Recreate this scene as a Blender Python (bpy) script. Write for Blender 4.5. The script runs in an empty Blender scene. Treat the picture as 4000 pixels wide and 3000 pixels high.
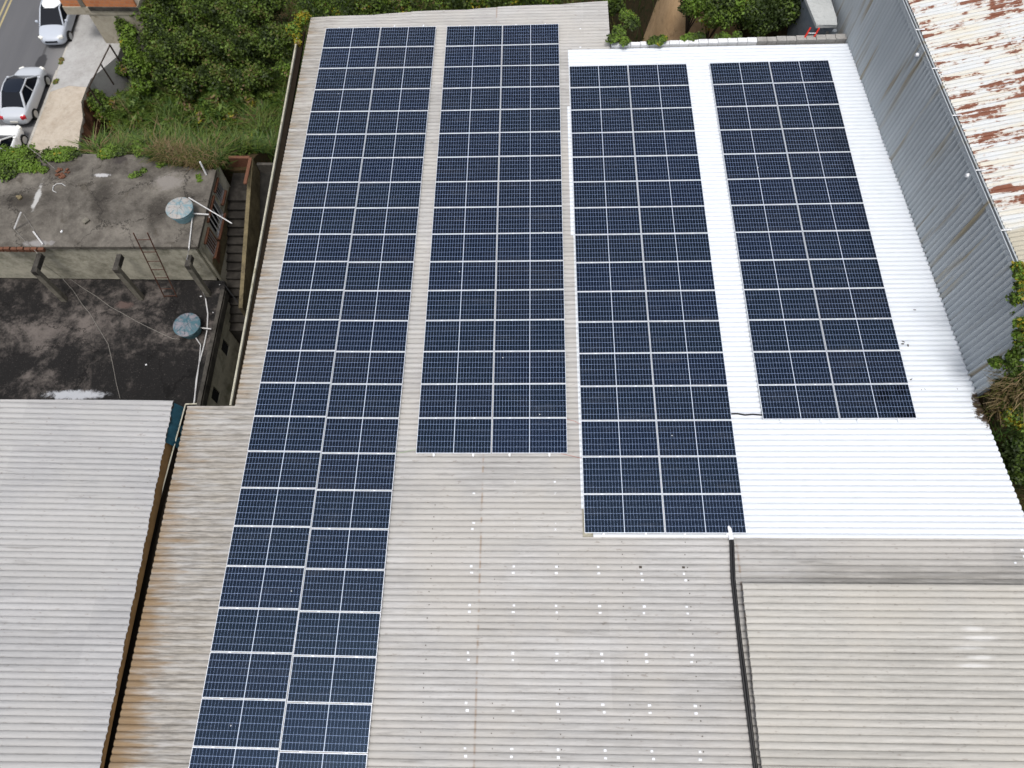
import bpy, math, random
import numpy as np
from mathutils import Vector, Matrix
random.seed(7); RNG = np.random.default_rng(11)
sc = bpy.context.scene
COL = sc.collection
rad = math.radians

# ------------------------------------------------------------------ camera
CAM_Z = 32.0
F_PX = 2773.0
pit, yaw = rad(65.52), rad(0.69)
cp, sp, cy_, sy_ = math.cos(pit), math.sin(pit), math.cos(yaw), math.sin(yaw)
YM = np.array([[cy_, -sy_, 0], [sy_, cy_, 0], [0, 0, 1]])
FWD, UPV, RGT = YM @ np.array([0, cp, -sp]), YM @ np.array([0, sp, cp]), YM @ np.array([1.0, 0, 0])
cam = bpy.data.cameras.new("camera"); co = bpy.data.objects.new("camera", cam); COL.objects.link(co)
cam.sensor_width = 36; cam.lens = 36 * F_PX / 4000; cam.clip_end = 3000; cam.clip_start = 0.1
M = Matrix(((RGT[0], UPV[0], -FWD[0]), (RGT[1], UPV[1], -FWD[1]), (RGT[2], UPV[2], -FWD[2]))).to_4x4()
M.translation = (0, 0, CAM_Z); co.matrix_world = M
cam.dof.use_dof = True; cam.dof.focus_distance = 24.0; cam.dof.aperture_fstop = 0.34
sc.camera = co

def at(px, py, z):
    """survey: where the sight line through a photo point meets the level z"""
    d = FWD + RGT * ((px - 2000) / F_PX) + UPV * ((1500 - py) / F_PX)
    t = (z - CAM_Z) / d[2]
    return Vector((d[0] * t, d[1] * t, z))

SL = 0.036
def zr(x): return 11.56 + SL * x           # main roof plane

# ------------------------------------------------------------------ materials
class N:
    def __init__(s, name):
        s.m = bpy.data.materials.new(name); s.m.use_nodes = True
        s.t = s.m.node_tree; s.b = s.t.nodes['Principled BSDF']
    def node(s, ty, **kw):
        n = s.t.nodes.new(ty)
        for k, v in kw.items():
            if k.startswith('_'):
                setattr(n, k[1:], v)
        return n
    def put(s, sock, v):
        if hasattr(v, 'default_value') or hasattr(v, 'links'): s.t.links.new(v, sock)
        elif isinstance(v, tuple) and len(v) == 3 and sock.type == 'RGBA': sock.default_value = (*v, 1)
        else: sock.default_value = v
    def math(s, op, a, b=0.0, c=None, clamp=False):
        n = s.node('ShaderNodeMath'); n.operation = op; n.use_clamp = clamp
        s.put(n.inputs[0], a); s.put(n.inputs[1], b)
        if c is not None: s.put(n.inputs[2], c)
        return n.outputs[0]
    def pos(s): return s.node('ShaderNodeNewGeometry').outputs['Position']
    def obj(s): return s.node('ShaderNodeTexCoord').outputs['Object']
    def xyz(s, v):
        n = s.node('ShaderNodeSeparateXYZ'); s.put(n.inputs[0], v); return n.outputs
    def scale(s, v, sc3, off=(0, 0, 0)):
        n = s.node('ShaderNodeMapping'); s.put(n.inputs['Vector'], v); n.inputs['Scale'].default_value = sc3; n.inputs['Location'].default_value = off
        return n.outputs[0]
    def noise(s, v, scale=1.0, detail=4.0, rough=0.6, dist=0.0):
        n = s.node('ShaderNodeTexNoise'); s.put(n.inputs['Vector'], v)
        n.inputs['Scale'].default_value = scale; n.inputs['Detail'].default_value = detail
        n.inputs['Roughness'].default_value = rough; n.inputs['Distortion'].default_value = dist
        return n.outputs['Fac']
    def step(s, v, a, b):
        n = s.node('ShaderNodeMapRange'); n.interpolation_type = 'SMOOTHSTEP'
        s.put(n.inputs['Value'], v); n.inputs['From Min'].default_value = a; n.inputs['From Max'].default_value = b
        return n.outputs[0]
    def lin(s, v, a, b, c, d):
        n = s.node('ShaderNodeMapRange'); s.put(n.inputs['Value'], v)
        for k, q in zip(('From Min', 'From Max', 'To Min', 'To Max'), (a, b, c, d)): n.inputs[k].default_value = q
        return n.outputs[0]
    def mix(s, f, a, b, mode='MIX'):
        n = s.node('ShaderNodeMix'); n.data_type = 'RGBA'; n.blend_type = mode
        s.put(n.inputs['Factor'], f); s.put(n.inputs['A'] if False else n.inputs[6], a); s.put(n.inputs[7], b)
        return n.outputs[2]
    def ellipse(s, p, cx, cy, rx, ry, n_amt=0.0, nz=None):
        x, y, _ = s.xyz(p)
        dx = s.math('DIVIDE', s.math('SUBTRACT', x, cx), rx); dy = s.math('DIVIDE', s.math('SUBTRACT', y, cy), ry)
        d = s.math('SQRT', s.math('ADD', s.math('MULTIPLY', dx, dx), s.math('MULTIPLY', dy, dy)))
        if nz is not None: d = s.math('ADD', d, s.math('MULTIPLY', s.math('SUBTRACT', nz, 0.5), n_amt))
        return d
    def bump(s, h, strength=0.3, dist=0.02):
        n = s.node('ShaderNodeBump'); s.put(n.inputs['Height'], h); n.inputs['Strength'].default_value = strength
        n.inputs['Distance'].default_value = dist; s.t.links.new(n.outputs[0], s.b.inputs['Normal'])
    def out(s, col, rough=0.8, metal=0.0, spec=0.3):
        s.put(s.b.inputs['Base Color'], col); s.put(s.b.inputs['Roughness'], rough)
        s.put(s.b.inputs['Metallic'], metal); s.put(s.b.inputs['Specular IOR Level'], spec)
        return s.m

def plain(name, col, rough=0.7, metal=0.0, spec=0.3, var=0.25, scale=6.0):
    k = N(name); n = k.noise(k.obj(), scale, 4)
    a = tuple(c * (1 - var) for c in col); b = tuple(min(1, c * (1 + var)) for c in col)
    return k.out(k.mix(n, a, b), rough, metal, spec)

def fibre(name, lo, hi, warm, stain=0.5, brownL=False, seams=(), smear=()):
    k = N(name); p = k.pos()
    x, y, z = k.xyz(p)
    # each sheet of five waves has its own tone
    sid = k.math('FLOOR', k.math('DIVIDE', y, 0.885)); cid = k.math('FLOOR', k.math('DIVIDE', k.math('ADD', x, 0.95), 3.575))
    wn = k.node('ShaderNodeTexWhiteNoise'); wn.noise_dimensions = '2D'
    cv = k.node('ShaderNodeCombineXYZ'); k.put(cv.inputs[0], sid); k.put(cv.inputs[1], cid); k.put(wn.inputs['Vector'], cv.outputs[0])
    streak = k.noise(k.scale(p, (0.35, 9.0, 1)), 1.0, 6, 0.65)
    fine = k.noise(k.scale(p, (2.2, 26.0, 1)), 1.0, 5, 0.7)
    big = k.noise(p, 0.35, 4)
    f = k.math('ADD', k.math('MULTIPLY', streak, 0.46), k.math('MULTIPLY', fine, 0.38))
    f = k.math('ADD', f, k.math('MULTIPLY', wn.outputs[0], 0.09))
    c = k.mix(k.step(f, 0.30, 0.66), lo, hi)
    c = k.mix(k.math('MULTIPLY', k.step(big, 0.40, 0.62), 0.55), c, warm)
    # black lichen film running along single waves
    film = k.noise(k.scale(p, (0.55, 5.65, 1), (3, 1.2, 0)), 1.0, 5, 0.6)
    c = k.mix(k.math('MULTIPLY', k.step(film, 0.60, 0.80), stain), c, (0.10, 0.095, 0.085))
    spots = k.noise(k.scale(p, (5, 14, 1)), 1.0, 3, 0.6)
    c = k.mix(k.math('MULTIPLY', k.step(spots, 0.63, 0.72), 0.40), c, (0.14, 0.11, 0.085))
    if brownL:
        ns = k.noise(k.scale(p, (0.7, 5.65, 1), (5, 2, 0)), 1.0, 6, 0.7)
        near = k.math('MULTIPLY', k.lin(x, -8.6, -7.2, 1.0, 0.0), k.step(ns, 0.28, 0.58))
        c = k.mix(k.math('MULTIPLY', k.math('MINIMUM', k.math('MAXIMUM', near, 0.0), 1.0), 0.62), c, k.mix(k.step(fine, 0.38, 0.62), (0.125, 0.108, 0.085), (0.30, 0.272, 0.228)))
        nb = k.noise(k.scale(p, (0.8, 5.65, 1), (0, 7, 0)), 1.0, 5, 0.65)
        e1 = k.math('MULTIPLY', k.lin(x, -10.45, -8.9, 1.0, 0.0), k.lin(y, 9.5, -1.0, 0.55, 1.25))
        far = k.math('MULTIPLY', k.lin(x, -8.9, -7.9, 0.65, 0.0), k.step(y, 8.4, 8.8))
        e1 = k.math('MULTIPLY', k.math('MAXIMUM', e1, 0.0), k.math('LESS_THAN', y, 8.62))
        e = k.math('MAXIMUM', e1, far)
        m = k.step(k.math('ADD', k.math('MULTIPLY', nb, 0.9), k.math('MULTIPLY', e, 0.46)), 0.60, 0.95)
        c = k.mix(k.math('MULTIPLY', m, 0.85), c, k.mix(streak, (0.13, 0.085, 0.045), (0.30, 0.20, 0.10)))
    if brownL:      # broken-up darker zone on the sheets, strengthening toward the annex edge
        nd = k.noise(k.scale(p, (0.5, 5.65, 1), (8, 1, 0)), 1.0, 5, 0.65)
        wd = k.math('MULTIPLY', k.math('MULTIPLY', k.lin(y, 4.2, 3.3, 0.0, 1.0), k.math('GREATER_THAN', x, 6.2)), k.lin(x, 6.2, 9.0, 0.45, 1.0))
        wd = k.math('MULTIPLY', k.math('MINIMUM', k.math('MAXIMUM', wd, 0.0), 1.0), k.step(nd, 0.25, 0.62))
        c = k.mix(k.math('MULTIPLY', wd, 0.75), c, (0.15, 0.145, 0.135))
    for sx in seams:
        nb = k.noise(k.scale(p, (1, 5.65, 1), (0, 3, 0)), 1.0, 3, 0.5)
        d = k.math('ABSOLUTE', k.math('SUBTRACT', x, sx))
        m = k.math('MULTIPLY', k.step(d, 0.045, 0.010), k.step(nb, 0.44, 0.60))
        c = k.mix(k.math('MULTIPLY', m, 0.5), c, (0.24, 0.155, 0.09))
    for (px, py, rx, ry) in smear:
        q = at(px, py, 12.3); c = k.mix(k.math('MULTIPLY', k.step(k.ellipse(p, q.x, q.y, rx, ry, 1.6, k.noise(k.scale(p, (1.5, 5.65, 1)), 1.0, 4)), 1.25, 0.2), 0.55), c, (0.62, 0.62, 0.61))
    k.bump(fine, 0.25, 0.01)
    return k.out(c, 0.92, 0, 0.15)

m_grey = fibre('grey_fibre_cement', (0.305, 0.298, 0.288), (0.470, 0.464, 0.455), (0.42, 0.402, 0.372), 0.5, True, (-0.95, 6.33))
m_annex = fibre('annex_fibre_cement', (0.315, 0.305, 0.282), (0.47, 0.458, 0.428), (0.43, 0.41, 0.37), 0.25, smear=((3800, 2455, .30, .06), (3830, 2492, .55, .07), (3790, 2530, .5, .07), (3840, 2567, .42, .06), (3800, 2600, .45, .05)))
m_left = fibre('pale_fibre_cement', (0.300, 0.300, 0.303), (0.418, 0.416, 0.417), (0.38, 0.375, 0.365), 0.5)

def white_coat():
    k = N('white_roof_coating'); p = k.pos(); x, y, z = k.xyz(p)
    n = k.noise(k.scale(p, (1.2, 7, 1)), 1.0, 5, 0.65)
    c = k.mix(n, (0.575, 0.615, 0.665), (0.66, 0.69, 0.725))
    d = k.noise(p, 1.7, 5, 0.6)
    c = k.mix(k.math('MULTIPLY', k.step(d, 0.60, 0.72), 0.18), c, (0.5, 0.52, 0.54))
    # leaf litter at the corner of the tall wall
    nz = k.noise(p, 7.0, 4)
    e = k.ellipse(p, 14.25, 8.5, 0.48, 0.95, 1.5, nz)
    c = k.mix(k.math('MULTIPLY', k.step(e, 0.75, 0.5), 1.0), c, (0.055, 0.038, 0.025))
    return k.out(c, 0.5, 0, 0.3)
m_white = white_coat()

def cell_mat():
    k = N('solar_cells'); x, y, z = k.xyz(k.obj())
    ax = k.math('ABSOLUTE', x)
    PXc, PYc = 0.0930, 0.1842
    u = k.math('DIVIDE', k.math('SUBTRACT', ax, 0.009), PXc); v = k.math('DIVIDE', k.math('ADD', y, 3 * PYc), PYc)
    du = k.math('MULTIPLY', k.math('ABSOLUTE', k.math('SUBTRACT', u, k.math('ROUND', u))), PXc)
    dv = k.math('MULTIPLY', k.math('ABSOLUTE', k.math('SUBTRACT', v, k.math('ROUND', v))), PYc)
    lines = k.math('MAXIMUM', k.math('LESS_THAN', du, 0.0022), k.math('LESS_THAN', dv, 0.0030))
    dia = k.math('LESS_THAN', k.math('ADD', du, dv), 0.011)
    mid = k.math('LESS_THAN', ax, 0.0068)
    edge = k.math('GREATER_THAN', k.math('ABSOLUTE', y), 3 * PYc - 0.001)
    grid = k.math('MAXIMUM', lines, dia); hard = k.math('MAXIMUM', mid, edge)
    oi = k.node('ShaderNodeObjectInfo')
    r = oi.outputs['Random']
    base = k.mix(r, (0.0010, 0.0030, 0.0135), (0.0036, 0.0036, 0.0075))
    base = k.mix(k.math('FRACT', k.math('MULTIPLY', r, 7.31)), base, (0.0012, 0.0034, 0.0085))
    ny = k.noise(k.pos(), 1.3, 4); nb = k.noise(k.scale(k.pos(), (1, 1, 1), (5, 2, 0)), 9.0, 3)  # noise blotches in the cell colour imitate soft, uneven reflections
    base = k.mix(k.math('MULTIPLY', ny, 0.4), base, (0.0045, 0.006, 0.011))
    base = k.mix(k.math('MULTIPLY', k.step(nb, 0.62, 0.8), 0.2), base, (0.014, 0.016, 0.02))
    c = k.mix(k.math('MULTIPLY', grid, 0.9), base, (0.27, 0.34, 0.50))
    vo = k.node('ShaderNodeTexVoronoi'); k.put(vo.inputs['Vector'], k.pos()); vo.inputs['Scale'].default_value = 0.9
    drop = k.math('LESS_THAN', k.math('ADD', vo.outputs['Distance'], k.math('MULTIPLY', k.noise(k.pos(), 30, 2), 0.02)), 0.027)
    c = k.mix(k.math('MULTIPLY', drop, 0.8), c, (0.6, 0.6, 0.58))
    dusty = k.noise(k.scale(k.pos(), (0.6, 3.0, 1), (2, 9, 0)), 1.0, 5, 0.7)
    c = k.mix(k.math('MULTIPLY', k.step(dusty, 0.50, 0.80), 0.05), c, (0.30, 0.29, 0.27))
    c = k.mix(hard, c, (0.58, 0.62, 0.69))
    k.out(c, 0.06, 0, 0.52)
    k.b.inputs['Specular Tint'].default_value = (0.44, 0.68, 1.0, 1)
    return k.m
m_cell = cell_mat()
m_alu = plain('anodised_aluminium', (0.78, 0.80, 0.83), 0.42, 0.35, 0.5, 0.04)
m_alud = plain('grey_aluminium', (0.55, 0.56, 0.58), 0.4, 0.6, 0.5, 0.06)

def cladding():
    k = N('grey_cladding'); p = k.pos(); x, y, z = k.xyz(p)
    n = k.noise(k.scale(p, (2, 3.0, 0.12)), 1.0, 5, 0.65)
    c = k.mix(n, (0.33, 0.365, 0.39), (0.455, 0.49, 0.515))
    wn = k.node('ShaderNodeTexWhiteNoise'); wn.noise_dimensions = '1D'; k.put(wn.inputs['W'], k.math('FLOOR', k.math('DIVIDE', y, 1.0)))
    c = k.mix(k.math('MULTIPLY', wn.outputs[0], 0.30), c, (0.33, 0.355, 0.37))
    r = k.noise(k.scale(p, (2.0, 2.4, 0.16), (0, 4, 0)), 1.0, 4, 0.55)
    c = k.mix(k.math('MULTIPLY', k.step(r, 0.55, 0.70), 0.75), c, (0.24, 0.18, 0.075))
    d = k.noise(k.scale(p, (2.0, 5.5, 0.10), (0, 9, 0)), 1.0, 4, 0.6)
    c = k.mix(k.math('MULTIPLY', k.step(d, 0.60, 0.74), 0.35), c, (0.15, 0.14, 0.13))
    return k.out(c, 0.55, 0.1, 0.4)
m_clad = cladding()

def rusty():
    k = N('rusty_white_roof'); p = k.obj()
    n = k.noise(p, 0.9, 5)
    c = k.mix(n, (0.46, 0.48, 0.485), (0.58, 0.60, 0.605))
    yl = k.noise(k.scale(p, (0.5, 4, 1)), 1.0, 4)
    c = k.mix(k.math('MULTIPLY', k.step(yl, 0.38, 0.68), 0.65), c, (0.55, 0.50, 0.38))
    x, y, z = k.xyz(p)
    big = k.noise(k.scale(p, (0.55, 0.8, 1), (2.3, 0.7, 0)), 1.0, 3, 0.6)
    a = k.noise(k.scale(p, (0.52, 4.8, 1)), 1.0, 8, 0.74, 0.35)
    b = k.noise(k.scale(p, (4.5, 5.5, 1), (1, 2, 0)), 1.0, 5, 0.65)
    lapd = k.math('MINIMUM', k.math('ABSOLUTE', k.math('SUBTRACT', x, 2.3)), k.math('ABSOLUTE', k.math('SUBTRACT', x, 4.7)))
    m = k.math('ADD', k.math('ADD', k.math('MULTIPLY', a, 0.60), k.math('MULTIPLY', k.step(lapd, 0.45, 0.0), 0.04)), k.math('ADD', k.math('MULTIPLY', b, 0.26), k.math('MULTIPLY', big, 0.42)))
    m = k.math('ADD', m, k.lin(y, 0.5, 4.5, -0.07, 0.0))
    rust = k.mix(k.noise(p, 8, 4), (0.095, 0.028, 0.014), (0.22, 0.075, 0.036))
    halo = k.step(m, 0.645, 0.70)
    c = k.mix(k.math('MULTIPLY', halo, 0.6), c, (0.42, 0.27, 0.17))
    c = k.mix(k.step(m, 0.673, 0.698), c, rust)
    c = k.mix(k.step(k.math('ADD', y, k.math('MULTIPLY', k.noise(p, 2.0, 3), 0.3)), 3.95, 3.80), c, k.mix(n, (0.33, 0.305, 0.235), (0.45, 0.42, 0.345)))
    k.bump(a, 0.2, 0.01)
    return k.out(c, 0.6, 0.0, 0.35)
m_rusty = rusty()

def concrete(name, dark, light, scale=0.5, thr=(0.45, 0.6), blotch=None, patches=(), moss=0.0, fine=9.0, bias=()):
    """bias: (cx, cy, rx, ry, amount) areas where the stains are naturally denser or sparser"""
    k = N(name); p = k.pos()
    n = k.noise(p, scale, 9, 0.72, 0.5); f = k.noise(p, fine, 5, 0.7); g = k.noise(k.scale(p, (1, 1, 1), (4, 8, 0)), scale * 3.7, 7, 0.7, 0.3)
    v = k.math('ADD', k.math('ADD', k.math('MULTIPLY', n, 0.55), k.math('MULTIPLY', g, 0.30)), k.math('MULTIPLY', f, 0.15))
    for (cx, cy, rx, ry, amt) in bias:
        e = k.ellipse(p, cx, cy, rx, ry); v = k.math('ADD', v, k.math('MULTIPLY', k.step(e, 1.25, 0.1), amt))
    c = k.mix(k.step(v, *thr), dark, light)
    c = k.mix(k.math('MULTIPLY', k.step(f, 0.48, 0.75), 0.40), c, tuple(q * 0.4 for q in dark))
    c = k.mix(k.math('MULTIPLY', k.step(k.noise(p, fine * 2.3, 3, 0.6), 0.60, 0.72), 0.35), c, tuple(min(1, q * 1.4) for q in light))
    if blotch:
        bl = k.noise(k.scale(p, (1, 1, 1), (9, 3, 0)), scale * 2.1, 7, 0.7, 0.4)
        c = k.mix(k.math('MULTIPLY', k.step(bl, 0.54, 0.68), 0.75), c, blotch)
    if moss:
        bl = k.noise(k.scale(p, (1, 1, 1), (1, 7, 2)), scale * 1.4, 5, 0.6)
        c = k.mix(k.math('MULTIPLY', k.step(bl, 0.50, 0.66), moss), c, (0.055, 0.06, 0.028))
    if bias:
        vo = k.node('ShaderNodeTexVoronoi'); vo.feature = 'DISTANCE_TO_EDGE'; vo.inputs['Scale'].default_value = 0.32
        wob = k.node('ShaderNodeVectorMath'); wob.operation = 'ADD'; k.put(wob.inputs[0], p)
        cv = k.node('ShaderNodeCombineXYZ'); k.put(cv.inputs[0], k.math('MULTIPLY', k.noise(p, 1.6, 5, 0.7), 1.6)); k.put(cv.inputs[1], k.math('MULTIPLY', k.noise(k.scale(p, (1, 1, 1), (7, 3, 0)), 1.6, 5, 0.7), 1.6))
        k.put(wob.inputs[1], cv.outputs[0]); k.put(vo.inputs['Vector'], wob.outputs[0])
        c = k.mix(k.math('MULTIPLY', k.step(vo.outputs['Distance'], 0.012, 0.004), 0.75), c, tuple(q * 0.35 for q in dark))
    nz = k.noise(p, 2.2, 9, 0.78, 0.8)
    for (cx, cy, rx, ry, colr) in patches:
        e = k.ellipse(p, cx, cy, rx, ry, 2.6, nz)
        c = k.mix(k.math('MULTIPLY', k.step(e, 1.0, 0.45), 0.8), c, colr)
    k.bump(f, 0.4, 0.03)
    return k.out(c, 0.9, 0, 0.2)

def pxe(px, py, z, rx, ry, c):
    q = at(px, py, z); return (q.x, q.y, rx, ry, c)
def pb(px, py, z, rx, ry, amt): q = at(px, py, z); return (q.x, q.y, rx, ry, amt)
m_terrU = concrete('weathered_roof_slab', (0.046, 0.041, 0.035), (0.180, 0.165, 0.143), 0.55, (0.34, 0.68), (0.062, 0.054, 0.043),
    [pxe(395, 685, 6, 0.50, 0.13, (0.46, 0.46, 0.47)), pxe(660, 710, 6, 0.8, 0.6, (0.21, 0.195, 0.18)),
     pxe(145, 770, 6, 0.14, 1.0, (0.45, 0.45, 0.44)), pxe(470, 622, 6, 0.42, 0.30, (0.04, 0.034, 0.033)), pxe(150, 950, 6, 0.7, 0.2, (0.26, 0.25, 0.25))], 0, 7.0,
    [pb(45, 720, 6, 1.2, 0.8, .10), pb(470, 900, 6, 1.3, .5, .08), pb(660, 710, 6, 1.2, .9, .10), pb(400, 760, 6, 0.5, 1.8, -.14), pb(620, 830, 6, .6, 1.0, -.14), pb(75, 780, 6, .6, .5, -.15), pb(345, 850, 6, .5, .5, .08)])
m_terrL = concrete('black_stained_terrace', (0.012, 0.0115, 0.0115), (0.135, 0.118, 0.108), 0.5, (0.47, 0.64), (0.011, 0.011, 0.011),
    [pxe(290, 1545, 3.25, 1.5, 0.30, (0.50, 0.52, 0.56)), pxe(480, 1190, 3.25, 0.55, 0.25, (0.11, 0.078, 0.07))], 0, 9.0,
    [pb(180, 1300, 3.25, 2.4, 1.3, .085), pb(420, 1250, 3.25, 1.8, 1.0, .06), pb(640, 1480, 3.25, 2.2, 1.6, -.12), pb(450, 1440, 3.25, 1.2, 1.0, -.05), pb(80, 1420, 3.25, 1.2, .6, -.06), pb(330, 1150, 3.25, 2.5, .5, .03)])
m_plaster = concrete('mossy_plaster', (0.22, 0.21, 0.165), (0.54, 0.515, 0.42), 0.8, (0.35, 0.60), None, (), 0.38)
m_ochre = concrete('ochre_plaster', (0.06, 0.05, 0.03), (0.20, 0.165, 0.095), 0.8, (0.35, 0.62), (0.05, 0.042, 0.03))
m_housew = concrete('beige_render', (0.26, 0.23, 0.175), (0.42, 0.385, 0.31), 0.6, (0.35, 0.6), (0.20, 0.17, 0.12))
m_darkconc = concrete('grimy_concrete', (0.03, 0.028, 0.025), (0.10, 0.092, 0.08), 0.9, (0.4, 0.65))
m_stair = concrete('dark_stair_concrete', (0.018, 0.016, 0.014), (0.055, 0.05, 0.043), 0.9, (0.4, 0.65))  # darkened concrete tone for the stair flight
m_alley = concrete('alley_shade_concrete', (0.008, 0.008, 0.008), (0.03, 0.028, 0.024), 0.9, (0.4, 0.65))  # near-black colour carries the shade of the deep, narrow alley
m_pillar = concrete('pillar_concrete', (0.09, 0.085, 0.07), (0.22, 0.205, 0.17), 1.5, (0.35, 0.62))
m_pave = concrete('tan_pavement', (0.34, 0.29, 0.23), (0.45, 0.40, 0.335), 0.8, (0.35, 0.6), None, (), 0, 5.0)
m_drive = concrete('grey_driveway', (0.30, 0.295, 0.285), (0.40, 0.40, 0.395), 0.7, (0.35, 0.6))
m_stone = concrete('parapet_block', (0.55, 0.56, 0.57), (0.74, 0.75, 0.76), 1.5, (0.3, 0.6))
m_stoneg = concrete('parapet_grey', (0.22, 0.21, 0.20), (0.36, 0.35, 0.33), 1.5, (0.3, 0.6))
m_slab = concrete('pale_slab', (0.33, 0.345, 0.34), (0.44, 0.455, 0.45), 1.0, (0.3, 0.6))
m_bluew = concrete('blue_grey_wall', (0.16, 0.19, 0.22), (0.24, 0.27, 0.30), 1.0, (0.3, 0.6))

def brick():
    k = N('raw_orange_brick')
    t = k.node('ShaderNodeTexBrick'); k.put(t.inputs['Vector'], k.scale(k.node('ShaderNodeTexCoord').outputs['UV'], (1, 1, 1)))
    t.inputs['Color1'].default_value = (0.50, 0.17, 0.065, 1); t.inputs['Color2'].default_value = (0.62, 0.235, 0.09, 1)
    t.inputs['Mortar'].default_value = (0.40, 0.27, 0.19, 1); t.inputs['Scale'].default_value = 1.0
    t.inputs['Mortar Size'].default_value = 0.012; t.inputs['Brick Width'].default_value = 0.29; t.inputs['Row Height'].default_value = 0.2
    n = k.noise(k.pos(), 3, 5)
    return k.out(k.mix(k.math('MULTIPLY', n, 0.4), t.outputs[0], (0.30, 0.13, 0.08)), 0.9, 0, 0.2)
m_brick = brick()
m_brickp = plain('broken_brick', (0.135, 0.062, 0.038), 0.9, 0, 0.2, 0.4, 12)

def road():
    k = N('asphalt'); p = k.pos(); x, y, z = k.xyz(p)
    f = k.noise(p, 40, 3); n = k.noise(k.scale(p, (1.5, 0.15, 1)), 1.0, 5)
    c = k.mix(n, (0.088, 0.09, 0.098), (0.135, 0.136, 0.143))
    e = k.lin(x, -29.2, -27.9, 0.0, 1.0)
    c = k.mix(k.math('MULTIPLY', k.math('MINIMUM', k.math('MAXIMUM', e, 0), 1), 0.55), c, (0.25, 0.245, 0.24))
    nz = k.noise(p, 4, 4)
    q = at(160, 245, 1)
    c = k.mix(k.math('MULTIPLY', k.step(k.ellipse(p, q.x, q.y, 0.36, 0.78, 0.5, nz), 1.0, 0.75), 0.8), c, (0.022, 0.022, 0.026))
    q = at(172, 205, 1)
    c = k.mix(k.math('MULTIPLY', k.step(k.ellipse(p, q.x, q.y, 0.10, 1.0, 0.6, nz), 1.0, 0.5), 0.55), c, (0.04, 0.04, 0.042))
    c = k.mix(k.math('MULTIPLY', f, 0.25), c, (0.05, 0.05, 0.052))
    k.bump(f, 0.3, 0.01)
    return k.out(c, 0.9, 0, 0.25)
m_road = road()
m_yellow = plain('yellow_road_paint', (0.34, 0.29, 0.16), 0.8, 0, 0.2, 0.3, 5)
m_kerb = plain('kerb_stone', (0.40, 0.385, 0.35), 0.9, 0, 0.2, 0.35, 4)

def soil():
    k = N('soil'); p = k.pos()
    n = k.noise(p, 0.7, 6, 0.65); f = k.noise(p, 6, 5)
    c = k.mix(n, (0.035, 0.026, 0.014), (0.085, 0.055, 0.028))
    c = k.mix(k.step(f, 0.45, 0.65), c, (0.025, 0.034, 0.012))
    k.bump(f, 0.6, 0.08)
    return k.out(c, 1.0, 0, 0.1)
m_soil = soil()
m_bank = concrete('ochre_earth_bank', (0.36, 0.235, 0.125), (0.50, 0.345, 0.20), 0.9, (0.35, 0.65), (0.20, 0.13, 0.07))
m_redsoil = concrete('red_earth', (0.05, 0.025, 0.014), (0.14, 0.062, 0.032), 1.2, (0.35, 0.65), (0.03, 0.025, 0.015))
m_gutter = concrete('mossy_gutter', (0.30, 0.285, 0.215), (0.48, 0.46, 0.38), 1.2, (0.3, 0.65), (0.15, 0.13, 0.055))
m_gutin = plain('gutter_inside', (0.016, 0.012, 0.008), 0.95, 0, 0.1, 0.5, 5)
m_board = plain('stained_board', (0.20, 0.115, 0.045), 0.85, 0, 0.2, 0.45, 3)
m_whitep = plain('white_plastic', (0.72, 0.73, 0.75), 0.45, 0, 0.4, 0.06)
m_pad = plain('white_butyl_patch', (0.66, 0.68, 0.72), 0.4, 0, 0.4, 0.06, 30)
m_pvc = plain('dirty_white_pipe', (0.50, 0.50, 0.50), 0.5, 0, 0.3, 0.2, 3)
m_black = plain('black_conduit', (0.008, 0.008, 0.009), 0.45, 0, 0.4, 0.3)
m_cable = plain('grey_cable', (0.22, 0.21, 0.19), 0.7, 0, 0.2, 0.2)
m_wg = plain('green_wire', (0.30, 0.42, 0.22), 0.6, 0, 0.3, 0.1)
m_wr = plain('red_wire', (0.42, 0.14, 0.10), 0.6, 0, 0.3, 0.1)
m_rustst = plain('rusted_steel', (0.075, 0.033, 0.022), 0.85, 0.1, 0.3, 0.4, 8)
m_brownst = plain('brown_steel', (0.045, 0.030, 0.022), 0.8, 0.1, 0.3, 0.3, 8)
m_iron = plain('dark_iron', (0.02, 0.02, 0.021), 0.7, 0.2, 0.3, 0.3)
m_redfg = plain('red_fibreglass', (0.62, 0.03, 0.018), 0.4, 0, 0.4, 0.1)
m_dark = plain('dark_opening', (0.006, 0.006, 0.007), 0.9, 0, 0.1, 0.2)
m_screw = plain('dark_fixing', (0.06, 0.05, 0.04), 0.7, 0.2, 0.3, 0.4)
m_tarp = plain('teal_tarpaulin', (0.012, 0.055, 0.08), 0.6, 0, 0.3, 0.6, 6)
def tankm(name, a, b, thr):
    k = N(name); p = k.obj(); n = k.noise(p, 2.6, 6, 0.7, 0.5); f = k.noise(p, 9, 4)
    c = k.mix(k.step(n, *thr), a, b); c = k.mix(k.math('MULTIPLY', k.step(f, 0.5, 0.7), 0.4), c, tuple(q * 0.5 for q in b))
    return k.out(c, 0.6, 0, 0.3)
m_tankb = tankm('blue_tank_plastic', (0.17, 0.34, 0.41), (0.23, 0.39, 0.45), (0.4, 0.6))
m_lid1 = tankm('chalky_tank_lid', (0.15, 0.25, 0.29), (0.33, 0.315, 0.30), (0.38, 0.56))
m_lid2 = tankm('grimy_tank_lid', (0.05, 0.12, 0.15), (0.21, 0.20, 0.225), (0.42, 0.60))
m_tankb2 = tankm('dull_blue_tank_plastic', (0.09, 0.20, 0.25), (0.13, 0.26, 0.31), (0.4, 0.6))
def paint(name, col, rough=0.28):
    k = N(name); k.out(col, rough, 0, 0.5); k.b.inputs['Coat Weight'].default_value = 0.5; return k.m
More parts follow.
